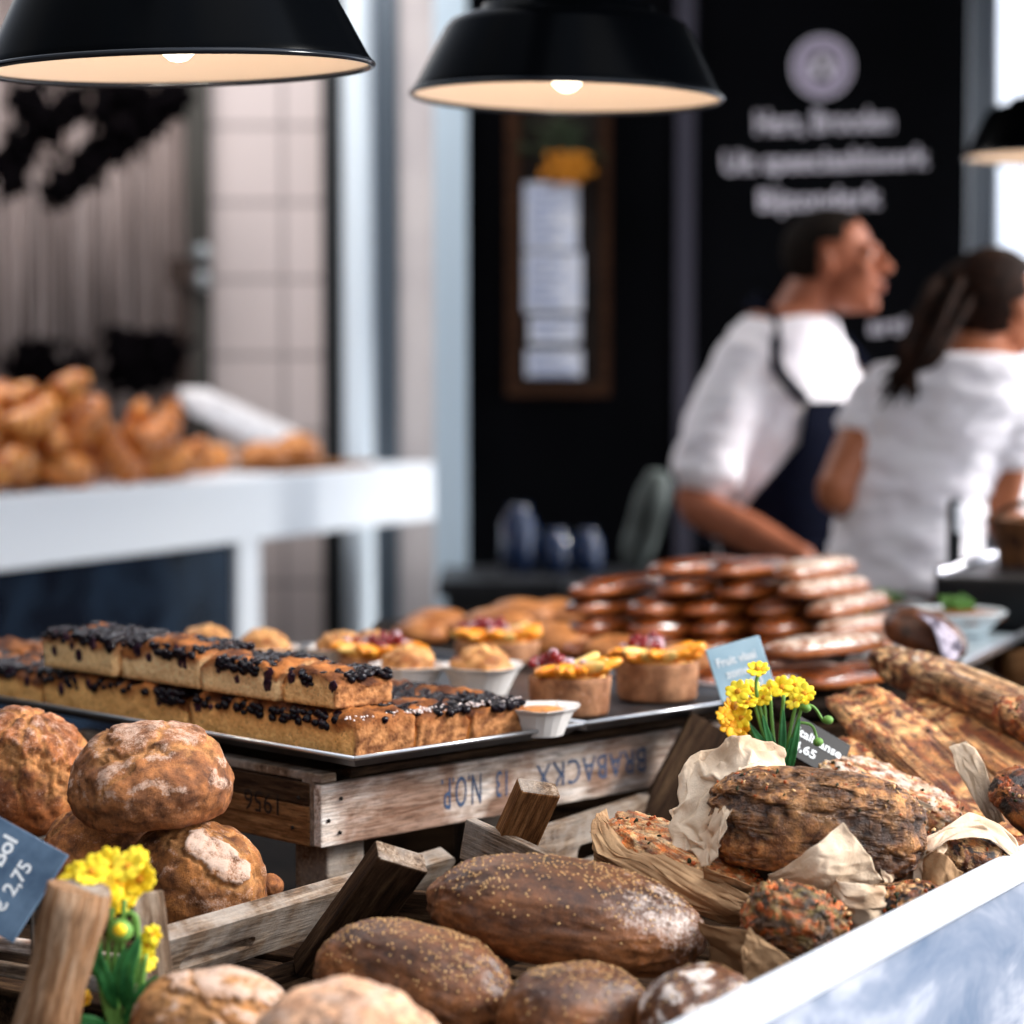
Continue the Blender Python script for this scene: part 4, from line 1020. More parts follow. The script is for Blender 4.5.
# ang0: where the currants lie (0 = to the right of the picture, 90 = away)
tart(at_px(570, 713, zt), .050, .046, 'peach and currant tart at the tray joint, first of the two front tarts', 1, 150, 13, 40)
tart(at_px(657, 698, zt), .053, .048, 'large fruit tart with currants heaped at the back, beside the price card', 2, 115, 14, 52)
tart(at_px(382, 678, zt), .058, .030, 'fruit tart with sugared currants behind the muffins, nearer the white post', 3, 80, 14, 50)
tart(at_px(497, 664, zt), .060, .034, 'fruit tart with a currant heap behind the muffin, before the round buns', 4, 120, 14, 52)
# back trays on the riser region
riser(.0, .70, 3.48, 4.28, .7205, 1.0, 'dark slatted crate under the glossy loaf stack')
riser(.345, .70, 3.19, 3.476, .7205, 1.0, 'dark slatted crate under the loose loaves in front of the stack')
riser(-.24, .0 - .004, 3.48, 4.26, .7205, 1.0, 'dark slatted crate under the back tarts and buns')
# ---- round buns behind the tarts
M_bunp = crust_mat('soft_bun_crust', .5, flour=srgb(236, 214, 190), fine=.45, bump=.25)
BUN = []
for k, (u, v, rx, ry, rz, ang, lab) in enumerate((
        (438, 626, .060, .045, .030, 20, 'soft brown bun at the end of the bun row by the pale door frame'),
        (420, 634, .045, .040, .024, 0, 'small low bun before the row, half hidden by tart fruit'),
        (498, 629, .068, .046, .034, -10, 'oval soft bun with a sugared tip behind the currant heap'),
        (555, 645, .066, .050, .036, -14, 'oval golden bun standing clear behind the peach tarts'),
        (520, 616, .060, .045, .030, 8, 'dark bun behind the oval buns, with a shining top'),
        (575, 640, .045, .040, .022, 8, 'low bun wedged beside the glossy loaf stack'),
        (618, 652, .060, .042, .026, -6, 'flat bun behind the large fruit tart, under its currants'),
        (687, 662, .055, .040, .028, -12, 'pale sugared bun behind the peaches of the large tart'),
        (556, 614, .05, .04, .026, 15, 'small dark bun at the far end before the stack'))):
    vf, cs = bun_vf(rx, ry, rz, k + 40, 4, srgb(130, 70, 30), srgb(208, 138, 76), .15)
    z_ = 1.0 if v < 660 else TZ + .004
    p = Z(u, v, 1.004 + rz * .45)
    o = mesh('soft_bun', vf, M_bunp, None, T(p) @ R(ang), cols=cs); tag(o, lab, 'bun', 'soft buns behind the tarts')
# ---- glossy loaf stack
M_gl = crust_mat('glossy_dark_crust', .25, flour=srgb(250, 236, 218), fine=.65, bump=.4, bd=.0012, spec=.5, coat=.35)
def oval(seed, L_=.108, W_=.0335, H__=.0185):
    vs, fs = ico(5); out = []; cs = []
    for p in vs:
        x = math.copysign(abs(p.x) ** .62, p.x)
        q = V((x, math.copysign(abs(p.y) ** .8, p.y), math.copysign(abs(p.z) ** .85, p.z))); q.z = q.z if q.z > 0 else q.z * .62
        w = 1 + .05 * fb(p + V((seed * 5.1, 0, 0)), 1.6, 3)
        cut = .04 * math.exp(-((p.y - .12 * math.sin(p.x * 3)) / .16) ** 2) * (p.z > 0)
        out.append(V((q.x * L_, q.y * W_ * w, q.z * H__ * (w - cut))))
        f_ = .5 + .7 * fb(p + V((seed, 2, 0)), 2.2, 4)
        c = lerp(srgb(60, 25, 8)[:3], srgb(150, 76, 30)[:3], f_); c = lerp(c, srgb(190, 108, 52)[:3], sst(.25, -.1, p.z) * sst(-.75, -.2, p.z) * .9)
        cs.append(c + (.0,))
    return (out, fs), cs
GL = []
PL = []
def put_oval(M, lab, pale=False):
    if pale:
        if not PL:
            vf, cs = oval(9); cs = [lerp(c[:3], srgb(170, 108, 62)[:3], .25) + (.85 * sst(-.1, .6, v.z / .02) * (.7 + .5 * fb(v, 60, 3)),) for c, v in zip(cs, vf[0])]  # white glare on the bright-side loaves, painted through the flour mask
            o = mesh('glare_painted_loaf', vf, M_gl, None, M, cols=cs); PL.append(o)
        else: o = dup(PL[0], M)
        lab = lab.replace('glossy brown', 'pale glare-painted')
        tag(o, lab, 'bread', 'pale glare-painted loaves, ' + lab.split(',')[0].replace('pale glare-painted loaf ', '')); return o
    if len(GL) < 3: 
        vf, cs = oval(len(GL)); o = mesh('glossy_loaf', vf, M_gl, None, M, cols=cs); GL.append(o)
    else: o = dup(random.choice(GL), M)
    tag(o, lab, 'bread', 'glossy oval loaves, ' + lab.split(',')[0].replace('glossy brown loaf ', '')); return o
dY = 3.62
lay = [(1.0 + .015, [(590, 3.66), (652, 3.65), (714, 3.66), (776, 3.65), (838, 3.66)], 'in the bottom layer of the stack, blunt end outward'),
       (1.0 + .043, [(600, 3.69), (662, 3.68), (722, 3.70), (786, 3.68), (846, 3.66)], 'in the second layer of the stack, blunt end outward'),
       (1.0 + .071, [(594, 3.72), (656, 3.70), (716, 3.71), (778, 3.72), (836, 3.70)], 'in the third layer of the stack, blunt end outward'),
       (1.0 + .099, [(600, 3.72), (690, 3.71), (750, 3.72), (812, 3.70)], 'in the fourth layer of the stack, blunt end outward'),
       (1.0 + .127, [(682, 3.74), (738, 3.72), (802, 3.72)], 'in the top layer of the stack, catching the window light')]
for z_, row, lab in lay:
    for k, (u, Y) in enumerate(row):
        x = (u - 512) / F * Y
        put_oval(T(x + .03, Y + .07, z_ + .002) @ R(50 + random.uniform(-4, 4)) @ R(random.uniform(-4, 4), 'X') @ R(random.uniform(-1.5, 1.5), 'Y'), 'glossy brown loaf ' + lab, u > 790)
for (u, Y, z_, a_, lab, pale) in ((742, 3.28, 1.0195, 48, 'glossy brown loaf lying loose in front of the stack, nearest the price card', False),
                    (800, 3.27, 1.0195, 50, 'glossy brown loaf lying loose in front of the stack, middle of three', False),
                    (858, 3.27, 1.0195, 47, 'glossy brown loaf lying loose in front of the stack, nearest the striped flatbread', False),
                    (832, 3.28, 1.0595, 38, 'glossy brown loaf lying on the loose ones, painted pale on top', True)):
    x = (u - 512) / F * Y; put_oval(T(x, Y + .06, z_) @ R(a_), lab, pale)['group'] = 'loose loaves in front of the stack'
# ================================================================== FRONT CRATES, LOAVES, PASTRIES
A1 = V((.5, .8660254, 0)); A2 = V((-.8660254, .5, 0))      # directions of the bread crates
FLO1, FLO2 = .835, .812
def slot_board(name, a, b, w, t, mat, parent, s0, s1, sh=.36, off=.46, up=(0, 0, 1)):
    """board from a to b (top edge line) with a long hand hole between s0..s1 (metres)"""
    a = V(a); b = V(b); L_ = (b - a).length; M = frame_M(a, b, up)
    r = w * .28
    def rr(x0, x1, z0, z1, r, n=6):
        o = []
        for (cx_, cz_, q) in ((x1 - r, z1 - r, 0), (x0 + r, z1 - r, 1), (x0 + r, z0 + r, 2), (x1 - r, z0 + r, 3)):
            for i in range(n + 1):
                g_ = math.pi / 2 * (q + i / n); o.append((cx_ + r * math.cos(g_), cz_ + r * math.sin(g_)))
        return o
    outer = rr(0, L_, -w, 0, min(.012, r)); h = w * sh
    hole = rr(s0, s1, -w * off - h / 2, -w * off + h / 2, h * .48)
    bm = bmesh.new(); n = len(outer); N_ = 28
    rings_ = []
    for y in (-t / 2, t / 2):
        ov = [bm.verts.new((x, y, z)) for x, z in outer]; hv = [bm.verts.new((x, y, z)) for x, z in hole]
        oe = [bm.edges.new((ov[i], ov[(i + 1) % len(ov)])) for i in range(len(ov))]; he = [bm.edges.new((hv[i], hv[(i + 1) % len(hv)])) for i in range(len(hv))]
        bmesh.ops.triangle_fill(bm, use_beauty=True, edges=oe + he)
        rings_.append((ov, hv))
    for k in (0, 1):
        p, q = rings_[0][k], rings_[1][k]
        for i in range(len(p)): j = (i + 1) % len(p); bm.faces.new((p[i], p[j], q[j], q[i]))
    bmesh.ops.recalc_face_normals(bm, faces=bm.faces)
    bm.verts.index_update(); vf = ([v.co.copy() for v in bm.verts], [tuple(v.index for v in f.verts) for f in bm.faces]); bm.free()
    return mesh(name, vf, mat, parent, M, smooth=False)
def stake(name, top, bot, w, t, mat, parent=None, yaw=0):
    """square stake: face w across the view, t deep"""
    top = V(top); bot = V(bot); z = (top - bot).normalized(); x = V((math.cos(math.radians(yaw)), math.sin(math.radians(yaw)), 0)); y = z.cross(x).normalized(); x = y.cross(z)
    L_ = (top - bot).length; M = Matrix((x, y, z)).transposed().to_4x4(); M.translation = (top + bot) / 2
    o = mesh(name, box(L_, t, w, .0022), mat, parent, M @ R(-90, 'Y'), smooth=False)
    o.data.materials.append(M_wood)
    for p in o.data.polygons:
        if p.normal.x > .9: p.material_index = 1
    return o
# ---- crate of round loaves (left) and its long side board
la_, lb_ = Z(150, 938, .912), Z(452, 851, .912)
bc = empty('bread_crate', V((la_.x, la_.y, FLO1 - .01)), 'grey weathered crate of round loaves with a slotted side board', 'crate')
Ltot = (lb_ - la_).length
def spx(a, b, u, v):
    """distance along the vertical plane through a-b at which pixel u falls"""
    d = ray(u, v); dr = (b - a).normalized(); n_ = V((dr.y, -dr.x, 0)); t = n_.dot(V((a.x, a.y, 0))) / n_.dot(V((d.x, d.y, 0)))
    return (V((d.x * t, d.y * t, 0)) - V((a.x, a.y, 0))).dot(V((dr.x, dr.y, 0)))
slot_board('side_board', la_, lb_, .060, .020, M_wood, bc, spx(la_, lb_, 188, 950), spx(la_, lb_, 262, 930), .26, .62, (.50, -.29, 1))
board('lower_rail', la_ + V((0, 0, -.075)), lb_ + V((0, 0, -.075)), .018, .012, M_wooddark, bc)
g_a = la_ + A2 * .40; 
board('side_board', V((g_a.x, g_a.y, .89)), V((g_a.x, g_a.y, .89)) + A1 * Ltot, .05, .012, M_wood, bc)
board('front_board', V((la_.x, la_.y, .885)) + A2 * .012, V((g_a.x, g_a.y, .885)), .014, .012, M_woodpale, bc)
board('front_board', V((la_.x, la_.y, .860)) + A2 * .012, V((g_a.x, g_a.y, .860)), .014, .012, M_wood, bc)
for k in range(6): board('floor_slat', V((la_.x, la_.y, FLO1)) + A1 * (.035 + k * .082) + A2 * .01, V((la_.x, la_.y, FLO1)) + A1 * (.035 + k * .082) + A2 * .39, .008, .06, M_wooddark, bc)
def support(c, sx_, sy_, z0, z1, yaw, lab):
    o = empty('support_box', V((c[0], c[1], z0)), lab, 'crate')
    M = T(c[0], c[1], (z0 + z1) / 2) @ R(yaw); h = z1 - z0
    for q in (-1, 1): mesh('side_plank', box(sx_, .012, h, .002), M_wooddark, o, M @ T(0, q * (sy_ / 2 - .006), 0), smooth=False); mesh('end_plank', box(.012, sy_ - .026, h, .002), M_wooddark, o, M @ T(q * (sx_ / 2 - .006), 0, 0), smooth=False)
    mesh('lid', box(sx_ - .03, sy_ - .03, .01, .001), M_wooddark, o, M @ T(0, 0, h / 2 - .005), smooth=False)
c_ = la_ + A1 * .20 + A2 * .22
support((c_.x, c_.y), .34, .30, .7205, FLO1 - .0052, 60, 'dark box raising the round loaf crate, hidden below it')
# ---- crate of seeded loaves
bs = empty('bread_crate', V((-.05, 2.3, FLO2 - .01)), 'old wooden crate of dark seeded loaves with two leaning corner stakes', 'crate')
stake('corner_stake', P(402, 856, 2.37), P(318, 972, 2.44), .056, .026, M_wooddark, bs, 12)
stake('corner_stake', P(539, 787, 2.47), P(486, 905, 2.54), .044, .022, M_woodwarm, bs, 14)
board('rear_board', P(466, 838, 2.52), P(560, 880, 2.44), .045, .014, M_wood, bs)
board('rear_board', P(350, 905, 2.43), P(470, 915, 2.40), .04, .012, M_wooddark, bs)
ra = V((P(318, 972, 2.40).x + .02, 2.36, .80))
fl0 = V((-.175, 2.10, FLO2))
for k in range(4):
    p = fl0 + A1 * (.0 + k * .085); board('floor_slat', p, p + V((.866, -.5, 0)) * .37, .008, .07, M_wooddark, bs)
support((.085, 2.12), .16, .22, .7205, FLO2 - .0045, 60, 'dark box raising the seeded loaf crate')
support((-.235, 1.955), .30, .17, .7205, .862, 60, 'dark box under the pale rustic loaves at the front')
# ---- crate of roasted pastries
oa, ob = Z(462, 853, .932), Z(702, 776, .932)
bp = empty('bread_crate', V((oa.x, oa.y, .78)), 'grey crate of paper wrapped pastries with a rounded slot in its side', 'crate')
oa2 = oa + (ob - oa).normalized() * .035; slot_board('side_board', oa2, ob, .075, .014, M_wood, bp, spx(oa2, ob, 572, 840), spx(oa2, ob, 672, 800), .30, .58)
stake('corner_stake', P(712, 730, 2.98), P(648, 850, 2.90), .066, .04, M_wooddark, bp, 10)
for k in range(5):
    p = V((oa.x, oa.y, .79)) + A1 * (.0 + k * .09) + V((.866, -.5, 0)) * .01; board('floor_slat', p, p + V((.866, -.5, 0)) * .42, .008, .075, M_wooddark, bp)
# ---- round rustic loaves
M_rus = crust_mat('rustic_crust', .72, flour=srgb(206, 176, 156), fs=520, fine=.9, bump=.8, bd=.0022)
def boule(seed, rx, ry, rz, flap=None, seams=2, sub=6, fl=.30, ff=.95, dark=srgb(92, 50, 26), mid=srgb(176, 112, 62)):
    """flap=(direction, half angle, ellipse ratio dir): raised floured ear"""
    vs, fs = ico(sub); out = []; cs = []; rnd = random.Random(seed)
    sd = V((seed * 7.3, seed * 2.1, 0))
    sp = [(V((rnd.gauss(0, 1), rnd.gauss(0, 1), rnd.uniform(.1, .8))).normalized(), rnd.uniform(.5, .9)) for _ in range(seams)]
    if flap: fd = V(flap[0]).normalized(); fu = V(flap[2]).normalized(); fu = (fu - fd * fu.dot(fd)).normalized(); fv = fd.cross(fu)
    for p in vs:
        n1 = fb(p + sd, 1.4, 3); n2 = fb(p + sd, 5, 4); n3 = fb(p + sd, 16, 3)
        d = 1 + .075 * n1 + .020 * n2 + .007 * n3; cr_ = 0; fla = 0
        for (n_, o_) in sp:
            q = abs(p.dot(n_) - o_ * .5 - .10 * n1 - .05 * n2); m_ = math.exp(-(q / .028) ** 2) * sst(-.2, .3, p.z)
            d -= .045 * m_; cr_ = max(cr_, m_)
        if flap:
            a_, b_ = p.dot(fu) / flap[1], p.dot(fv) / flap[3]
            e_ = (abs(a_) ** 2.6 + abs(b_) ** 2.6) ** (1 / 2.6) + .22 * n2 + .16 * n1 + .08 * n3
            if p.dot(fd) > 0:
                up_ = sst(1.0, .93, e_); fla = up_; d += up_ * .055 - .04 * math.exp(-((e_ - 1.06) / .06) ** 2); cr_ = max(cr_, math.exp(-((e_ - 1.12) / .12) ** 2) * .9)
        q = p * d
        if q.z < -.5: q.z = -.5 + (q.z + .5) * .15
        out.append(V((q.x * rx, q.y * ry, (q.z - .12) * rz * 1.1)))
        f_ = .5 + .65 * fb(p + sd, 2.6, 5)
        c = lerp(dark[:3], mid[:3], f_)
        c = lerp(c, srgb(196, 140, 84)[:3], cr_ * .8)
        pt = sst(-.05, .45, fb(p + sd * 2, 3.4, 5) + .1)
        c = lerp(c, srgb(150, 88, 44)[:3], sst(-.2, -.5, p.z) * .5)
        a = fl * (.25 + 1.1 * pt) * sst(-.55, .2, p.z)
        if fla > .3: a = max(a, ff * fla * (.8 + .5 * n2))
        cs.append(c + (a * (1 - .6 * cr_),))
    return (out, fs), cs
def put_boule(name, u, v, D, w, h, depth, M, seed, label, cat='bread', group=None, mat=None, **k):
    rx = w / 2 * D / F; rz = h / 2 * D / F
    vf, cs = boule(seed, rx, rx * depth, rz * 1.0, **k)
    o = mesh(name, vf, mat or M_rus, None, T(P(u, v, D)) @ M, cols=cs); return tag(o, label, cat, group)
put_boule('round_loaf', 152, 777, 2.47, 166, 108, .95, EU(6, -3, 10), 11, 'floured round loaf perched on the others, highest and whole in view', seams=1, fl=.50, ff=.62, flap=((.10, .05, 1), .62, (1, .1, 0), .55), group=None, dark=srgb(96, 54, 28), mid=srgb(176, 114, 66))
put_boule('round_loaf', 26, 772, 2.66, 138, 128, .95, EU(14, 6, -20), 12, 'large cracked round loaf beside the highest one, against the cake tray', seams=4, fl=.34, ff=.55, flap=((.1, -.1, 1), .80, (1, .1, 0), .6), dark=srgb(88, 46, 22), mid=srgb(180, 108, 56))
put_boule('round_loaf', 196, 878, 2.455, 146, 122, .82, EU(16, 4, -8), 13, 'round loaf with a broad white floured ear, beside the slotted board', seams=3, fl=.36, ff=1.1, flap=((.42, -.42, .75), .58, (.62, .0, -.72), .30), dark=srgb(84, 44, 20), mid=srgb(180, 116, 58))
put_boule('round_loaf', 98, 850, 2.53, 122, 96, .85, EU(-6, -4, 30), 14, 'shaded round loaf behind the yellow flowers, under the highest loaf', seams=3, fl=.26, dark=srgb(104, 56, 26), mid=srgb(184, 116, 58))
put_boule('round_loaf', -22, 890, 2.50, 130, 104, .85, EU(0, 0, 70), 15, 'round loaf hidden behind the blue price card', seams=2, sub=5, fl=.2)
put_boule('round_loaf', 270, 885, 2.56, 28, 24, .8, I4, 16, 'small crusty knob of bread showing beside the floured-ear loaf', sub=4, seams=0, fl=.1)
# ---- seeded loaves
M_seed = mottled('sesame_seed', srgb(176, 130, 80), srgb(214, 176, 122), 300, .5, 0)
M_rye = crust_mat('dark_rye_crust', .42, flour=srgb(214, 200, 190), fs=320, fine=.8, bump=.6, bd=.0013, spec=.45)
def loaf(u, v, D, w, h, depth, M, seed, label, nseed=420, fl=.12, highlight_dir=None, ex=.8, group='dark seeded loaves', name='seeded_loaf', sub=6):
    rx = w / 2 * D / F; rz = h / 2 * D / F; ry = rx * depth
    vs, fs = ico(sub); out = []; cs = []; sd = V((seed * 3.9, 1, seed)); nor = []
    for p in vs:
        x = math.copysign(abs(p.x) ** ex, p.x)
        n1 = fb(p + sd, 1.3, 3); n2 = fb(p + sd, 6, 4); n3 = fb(p + sd, 22, 3)
        d = 1 + .05 * n1 + .016 * n2 + .007 * n3
        q = V((x, p.y, p.z)) * d
        if q.z < -.5: q.z = -.5 + (q.z + .5) * .25
        out.append(V((q.x * rx, q.y * ry, q.z * rz)))
        f_ = .5 + .6 * fb(p + sd, 2.0, 5)
        c = lerp(srgb(66, 36, 20)[:3], srgb(150, 96, 56)[:3], f_); c = lerp(c, srgb(50, 30, 20)[:3], sst(.25, .75, p.z) * .45)
        a = fl * (.4 + 1.2 * sst(-.1, .4, fb(p + sd * 3, 3, 4))) * sst(-.2, .5, p.z)
        if highlight_dir: a += highlight_dir[1] * sst(.55, .95, p.dot(V(highlight_dir[0]).normalized()) + .12 * n2)  # highlight on the loaf end, painted through the flour mask
        cs.append(c + (a,))
    o = mesh(name, (out, fs), M_rye, None, T(P(u, v, D)) @ M, cols=cs)
    tag(o, label, 'bread', group)
    rnd = random.Random(seed); g = G(); cl = [V((rnd.gauss(0, .6), rnd.gauss(0, .5), 1)).normalized() for _ in range(7)]
    k = 0; tries = 0
    while k < nseed and tries < nseed * 40:
        tries += 1; i = rnd.randrange(len(vs)); p = vs[i]
        if p.z < .0: continue
        w_ = max(math.exp(-((p - c_).length / .45) ** 2) for c_ in cl) * (.35 + .65 * p.z) + .02
        if rnd.random() > w_: continue
        n_ = V((p.x / rx, p.y / ry, p.z / rz)).normalized(); k += 1
        q = n_.to_track_quat('Z', 'Y').to_matrix().to_4x4(); s_ = rnd.uniform(.0008, .00125)
        g.add(ico(1), T(out[i]) @ q @ R(rnd.uniform(0, 180)) @ S(s_ * 1.5, s_, s_ * .6))
    if nseed: tag(mesh('sesame_seeds', g.vf(), M_seed, o, T(P(u, v, D)) @ M), kind='stuff')
    return o
loaf(566, 918, 2.30, 282, 116, .52, EU(8, 8.5, -4), 1, 'long dark seeded loaf lying on top of the others, painted highlight at one end', 620, .10, ((.8, -.35, .52), .42))
loaf(414, 990, 2.22, 218, 138, .58, EU(0, 9, -22), 2, 'dark loaf with clustered sesame seeds below the long top loaf, by the dark stake', 520, .06, group=None)
loaf(575, 1022, 2.13, 158, 124, .75, EU(0, 0, 20), 3, 'seeded loaf in the shadow directly under the long top loaf', 420, .16, group=None)
loaf(697, 1018, 2.10, 132, 108, .7, EU(0, -6, 30), 4, 'greyish floured loaf squeezed between the seeded loaves and the white rail', 60, .55, group=None)
put_boule('rustic_loaf', 216, 1022, 2.06, 176, 112, .75, EU(0, 4, -12), 31, 'brown rustic loaf with a ragged floured crust below the slotted board', seams=1, fl=.62, flap=((.2, -.2, 1), .7, (1, .2, 0), .5), dark=srgb(128, 78, 42), mid=srgb(204, 150, 96))
put_boule('rustic_loaf', 345, 1052, 1.93, 210, 148, .72, EU(0, 3, -6), 32, 'pale smooth floured loaf, out of focus at the bottom edge', seams=0, fl=.5, dark=srgb(196, 146, 112), mid=srgb(230, 188, 156))
# ---- crumpled paper
def paper_mat(name, c1, c2):
    m = Mt(name, .75); co = m.coord(); n1 = m.noise(co, 16, 4, .6, .4)
    st = m.ramp(m.noise(co, 9, 3), [(.58, 0.0), (.68, .7)])
    c = m.mix(m.ramp(n1, [(.3, c1), (.65, c2)]), srgb(150, 108, 72), st)
    m.base(c); m.bump(m.noise(co, 26, 5, .7, .6), .8, .004)
    m.b.inputs['Transmission Weight'].default_value = 0
    return m.m
M_paper = paper_mat('baking_paper', srgb(196, 168, 138), srgb(226, 204, 178))
M_paperd = paper_mat('greased_paper', srgb(142, 104, 70), srgb(190, 152, 112))
def sheet(name, corners, par, mat=None, amp=.006, n=34, seed=0, bulge=0.0, fold=26):
    """crumpled paper through a grid of control points (rows of points), with sharp creases"""
    rows = [[V(q) for q in r] for r in corners]; nr, nc = len(rows), len(rows[0])
    def cr(p0, p1, p2, p3, t): return .5 * (2 * p1 + (p2 - p0) * t + (2 * p0 - 5 * p1 + 4 * p2 - p3) * t * t + (3 * p1 - p0 - 3 * p2 + p3) * t ** 3)
    def ev(arr, t):
        m_ = len(arr) - 1; x = t * m_; i = min(int(x), m_ - 1); f_ = x - i
        if m_ == 1: return arr[0].lerp(arr[1], t)
        g_ = lambda k: arr[max(0, min(m_, k))] if 0 <= k <= m_ else (2 * arr[0] - arr[1] if k < 0 else 2 * arr[m_] - arr[m_ - 1])
        return cr(g_(i - 1), arr[i], arr[i + 1], g_(i + 2), f_)
    sd = V((seed * 5.3, 0, seed)); rnd = random.Random(seed * 7 + 1); m = max(7, n // 3)
    vs = []; fs = []
    for i in range(m + 1):
        for j in range(m + 1):
            e_ = (0 < i < m) and (0 < j < m)
            q = ev([ev(r, (j + (rnd.uniform(-.38, .38) if 0 < j < m else 0)) / m) for r in rows], (i + (rnd.uniform(-.38, .38) if 0 < i < m else 0)) / m)
            k = amp * (1.0 if e_ else .7)
            vs.append(q + V((rnd.uniform(-1, 1), rnd.uniform(-1, 1), rnd.uniform(-1, 1))) * k * .55 + V((noise.noise(q * fold + sd), noise.noise(q * fold + sd + V((9, 0, 0))), noise.noise(q * fold + sd + V((0, 9, 0))))) * amp * 1.3)
    for i in range(m):
        for j in range(m):
            a = i * (m + 1) + j; b_ = a + 1; c = a + m + 2; d = a + m + 1
            fs += [(a, b_, c), (a, c, d)] if (i + j + rnd.randrange(2)) % 2 else [(a, b_, d), (b_, c, d)]
    # one subdivision with a little rounding so that facets meet in soft creases
    bm = bmesh.new(); bv = [bm.verts.new(v) for v in vs]; [bm.faces.new([bv[k] for k in f]) for f in fs]
    bmesh.ops.subdivide_edges(bm, edges=list(bm.edges), cuts=3, use_grid_fill=True)
    bmesh.ops.smooth_vert(bm, verts=list(bm.verts), factor=.5, use_axis_x=True, use_axis_y=True, use_axis_z=True)
    bm.verts.index_update(); vf = ([v.co.copy() for v in bm.verts], [tuple(v.index for v in f.verts) for f in bm.faces]); bm.free()
    return mesh(name, vf, mat or M_paper, par, I4, smooth=True, thick=.0005)
def PR(D, *pts): return [P(u, v, D + (r[0] if r else 0)) for (u, v, *r) in pts]
# ---- roasted pastries
M_layer = crust_mat('layered_crust', .42, flour=srgb(232, 214, 196), fs=300, fine=.9, bump=1.0, bd=.004, spec=.5, patch=.4, layers=50)
M_roast = crust_mat('roasted_crust', .42, patch=.7, flour=srgb(232, 214, 196), fs=300, fine=1.0, bump=1.0, bd=.0035, spec=.55)
PALE, GOLD, BRN, DRK, RED, GRN = srgb(226, 180, 126)[:3], srgb(186, 116, 54)[:3], srgb(112, 58, 26)[:3], srgb(38, 19, 10)[:3], srgb(166, 80, 30)[:3], srgb(84, 70, 32)[:3]
def slab(name, M, rx, ry, rz, seed, pal, par=None, groove=(0, 0, 0), ex=.6, sub=6, rough=.10, s=3.0, fl=.0, flat=.5, mat=None):
    vs, fs = ico(sub); out = []; cs = []; sd = V((seed * 4.7, seed * 1.9, 2))
    for p in vs:
        q = V([math.copysign(abs(t) ** ex, t) for t in p]); q = q / max(1, q.length ** .35)
        w = V((q.x * rx, q.y * ry, q.z * rz)) / .05
        n1 = fb(w + sd, .9, 4); n2 = fb(w + sd, 3.4, 4); n3 = fb(w + sd, 9, 3)
        d = rough * (.6 * n1 + .45 * n2 + .3 * n3)
        gr = 0
        if groove[0]:
            ph = (w.z * groove[0] + w.x * groove[1] + 1.1 * n1 + .3 * n2) * math.pi
            gr = (abs(math.sin(ph))) ** .6; d -= groove[2] * (1 - gr)
        q = q * (1 + d); out.append(V((q.x * rx, q.y * ry, max(q.z, -flat - .3) * rz)))
        t1 = .5 + 1.1 * fb(w + sd * 2, s * .8, 5); t2 = .5 + 1.2 * fb(w + sd * 3, s * 1.9, 5); t3 = .5 + 1.3 * fb(w + sd * 5, s * 1.6, 4)
        c = lerp(pal[0], pal[1], sst(.25, .75, t1)); c = lerp(c, pal[2], sst(.52, .74, t2)); 
        if len(pal) > 3: c = lerp(c, pal[3], sst(.62, .8, t3))
        if groove[0]: c = lerp(DRK, c, .25 + .75 * gr)
        c = lerp(c, BRN, .35 * sst(.1, -.5, p.z))
        cs.append(c + (fl * sst(.0, .8, p.z) * (.5 + n2),))
    return mesh(name, (out, fs), mat or M_roast, par, M, cols=cs)
def bits(par, M, rx, ry, rz, n, mats, seed, size=.0035, zmin=.2):
    n = int(n * .30)
    for mi, mt_ in enumerate(mats):
        g = G(); rnd = random.Random(seed + mi * 31)
        for k in range(n):
            p = V((rnd.gauss(0, 1), rnd.gauss(0, 1), rnd.gauss(0, 1))).normalized(); p.z = abs(p.z)
            if p.z < zmin and rnd.random() < .7: continue
            s_ = size * rnd.uniform(.4, 1.0)
            q = V([math.copysign(abs(t) ** .6, t) for t in p]); q = q / max(1, q.length ** .35) * 1.01
            g.add(ico(1), T(q.x * rx, q.y * ry, q.z * rz) @ EU(rnd.uniform(0, 180), rnd.uniform(0, 180), rnd.uniform(0, 180)) @ S(s_ * 1.5, s_, s_ * .5))
        tag(mesh(['chopped_herbs', 'cheese_shreds', 'vegetable_shreds', 'pumpkin_seeds'][mi], g.vf(), mt_, par, M), kind='stuff')
M_herb = plain('dark_herb', srgb(44, 46, 22), .6); M_cheese = plain('melted_cheese', srgb(222, 176, 122), .35); M_carrot = plain('orange_shred', srgb(176, 84, 38), .35)
# big folded pastry in front
D = 2.38
o = empty('wrapped_pastry', P(820, 885, D), 'large dark roasted pastry with deep folds in an open paper wrapper', 'pastry')
M = T(P(816, 826, D + .02)) @ EU(-8, 5, -6)
slab('pastry', M, .110, .055, .058, 1, [srgb(148, 102, 60)[:3], srgb(190, 142, 90)[:3], srgb(108, 70, 40)[:3], srgb(176, 126, 76)[:3]], o, groove=(1.3, -.10, .07), ex=.62, rough=.045, s=3.0, fl=.22, mat=M_layer)
bits(o, M, .110, .055, .056, 150, [M_herb, M_cheese, M_carrot], 5, .0022)
sheet('paper_wrapper', [PR(D, (686, 762, .07), (720, 744, .07), (752, 738, .07), (788, 752, .08)),
                        PR(D, (676, 800, .05), (712, 782, .05), (742, 768, .04), (786, 774, .05)),
                        PR(D, (674, 838, .03), (700, 830, .02), (718, 815, .0), (742, 792, .0)),
                        PR(D, (690, 862, .02), (705, 864, -.01), (716, 858, -.02), (722, 838, -.02))], o, M_paper, .008, 44, 3)
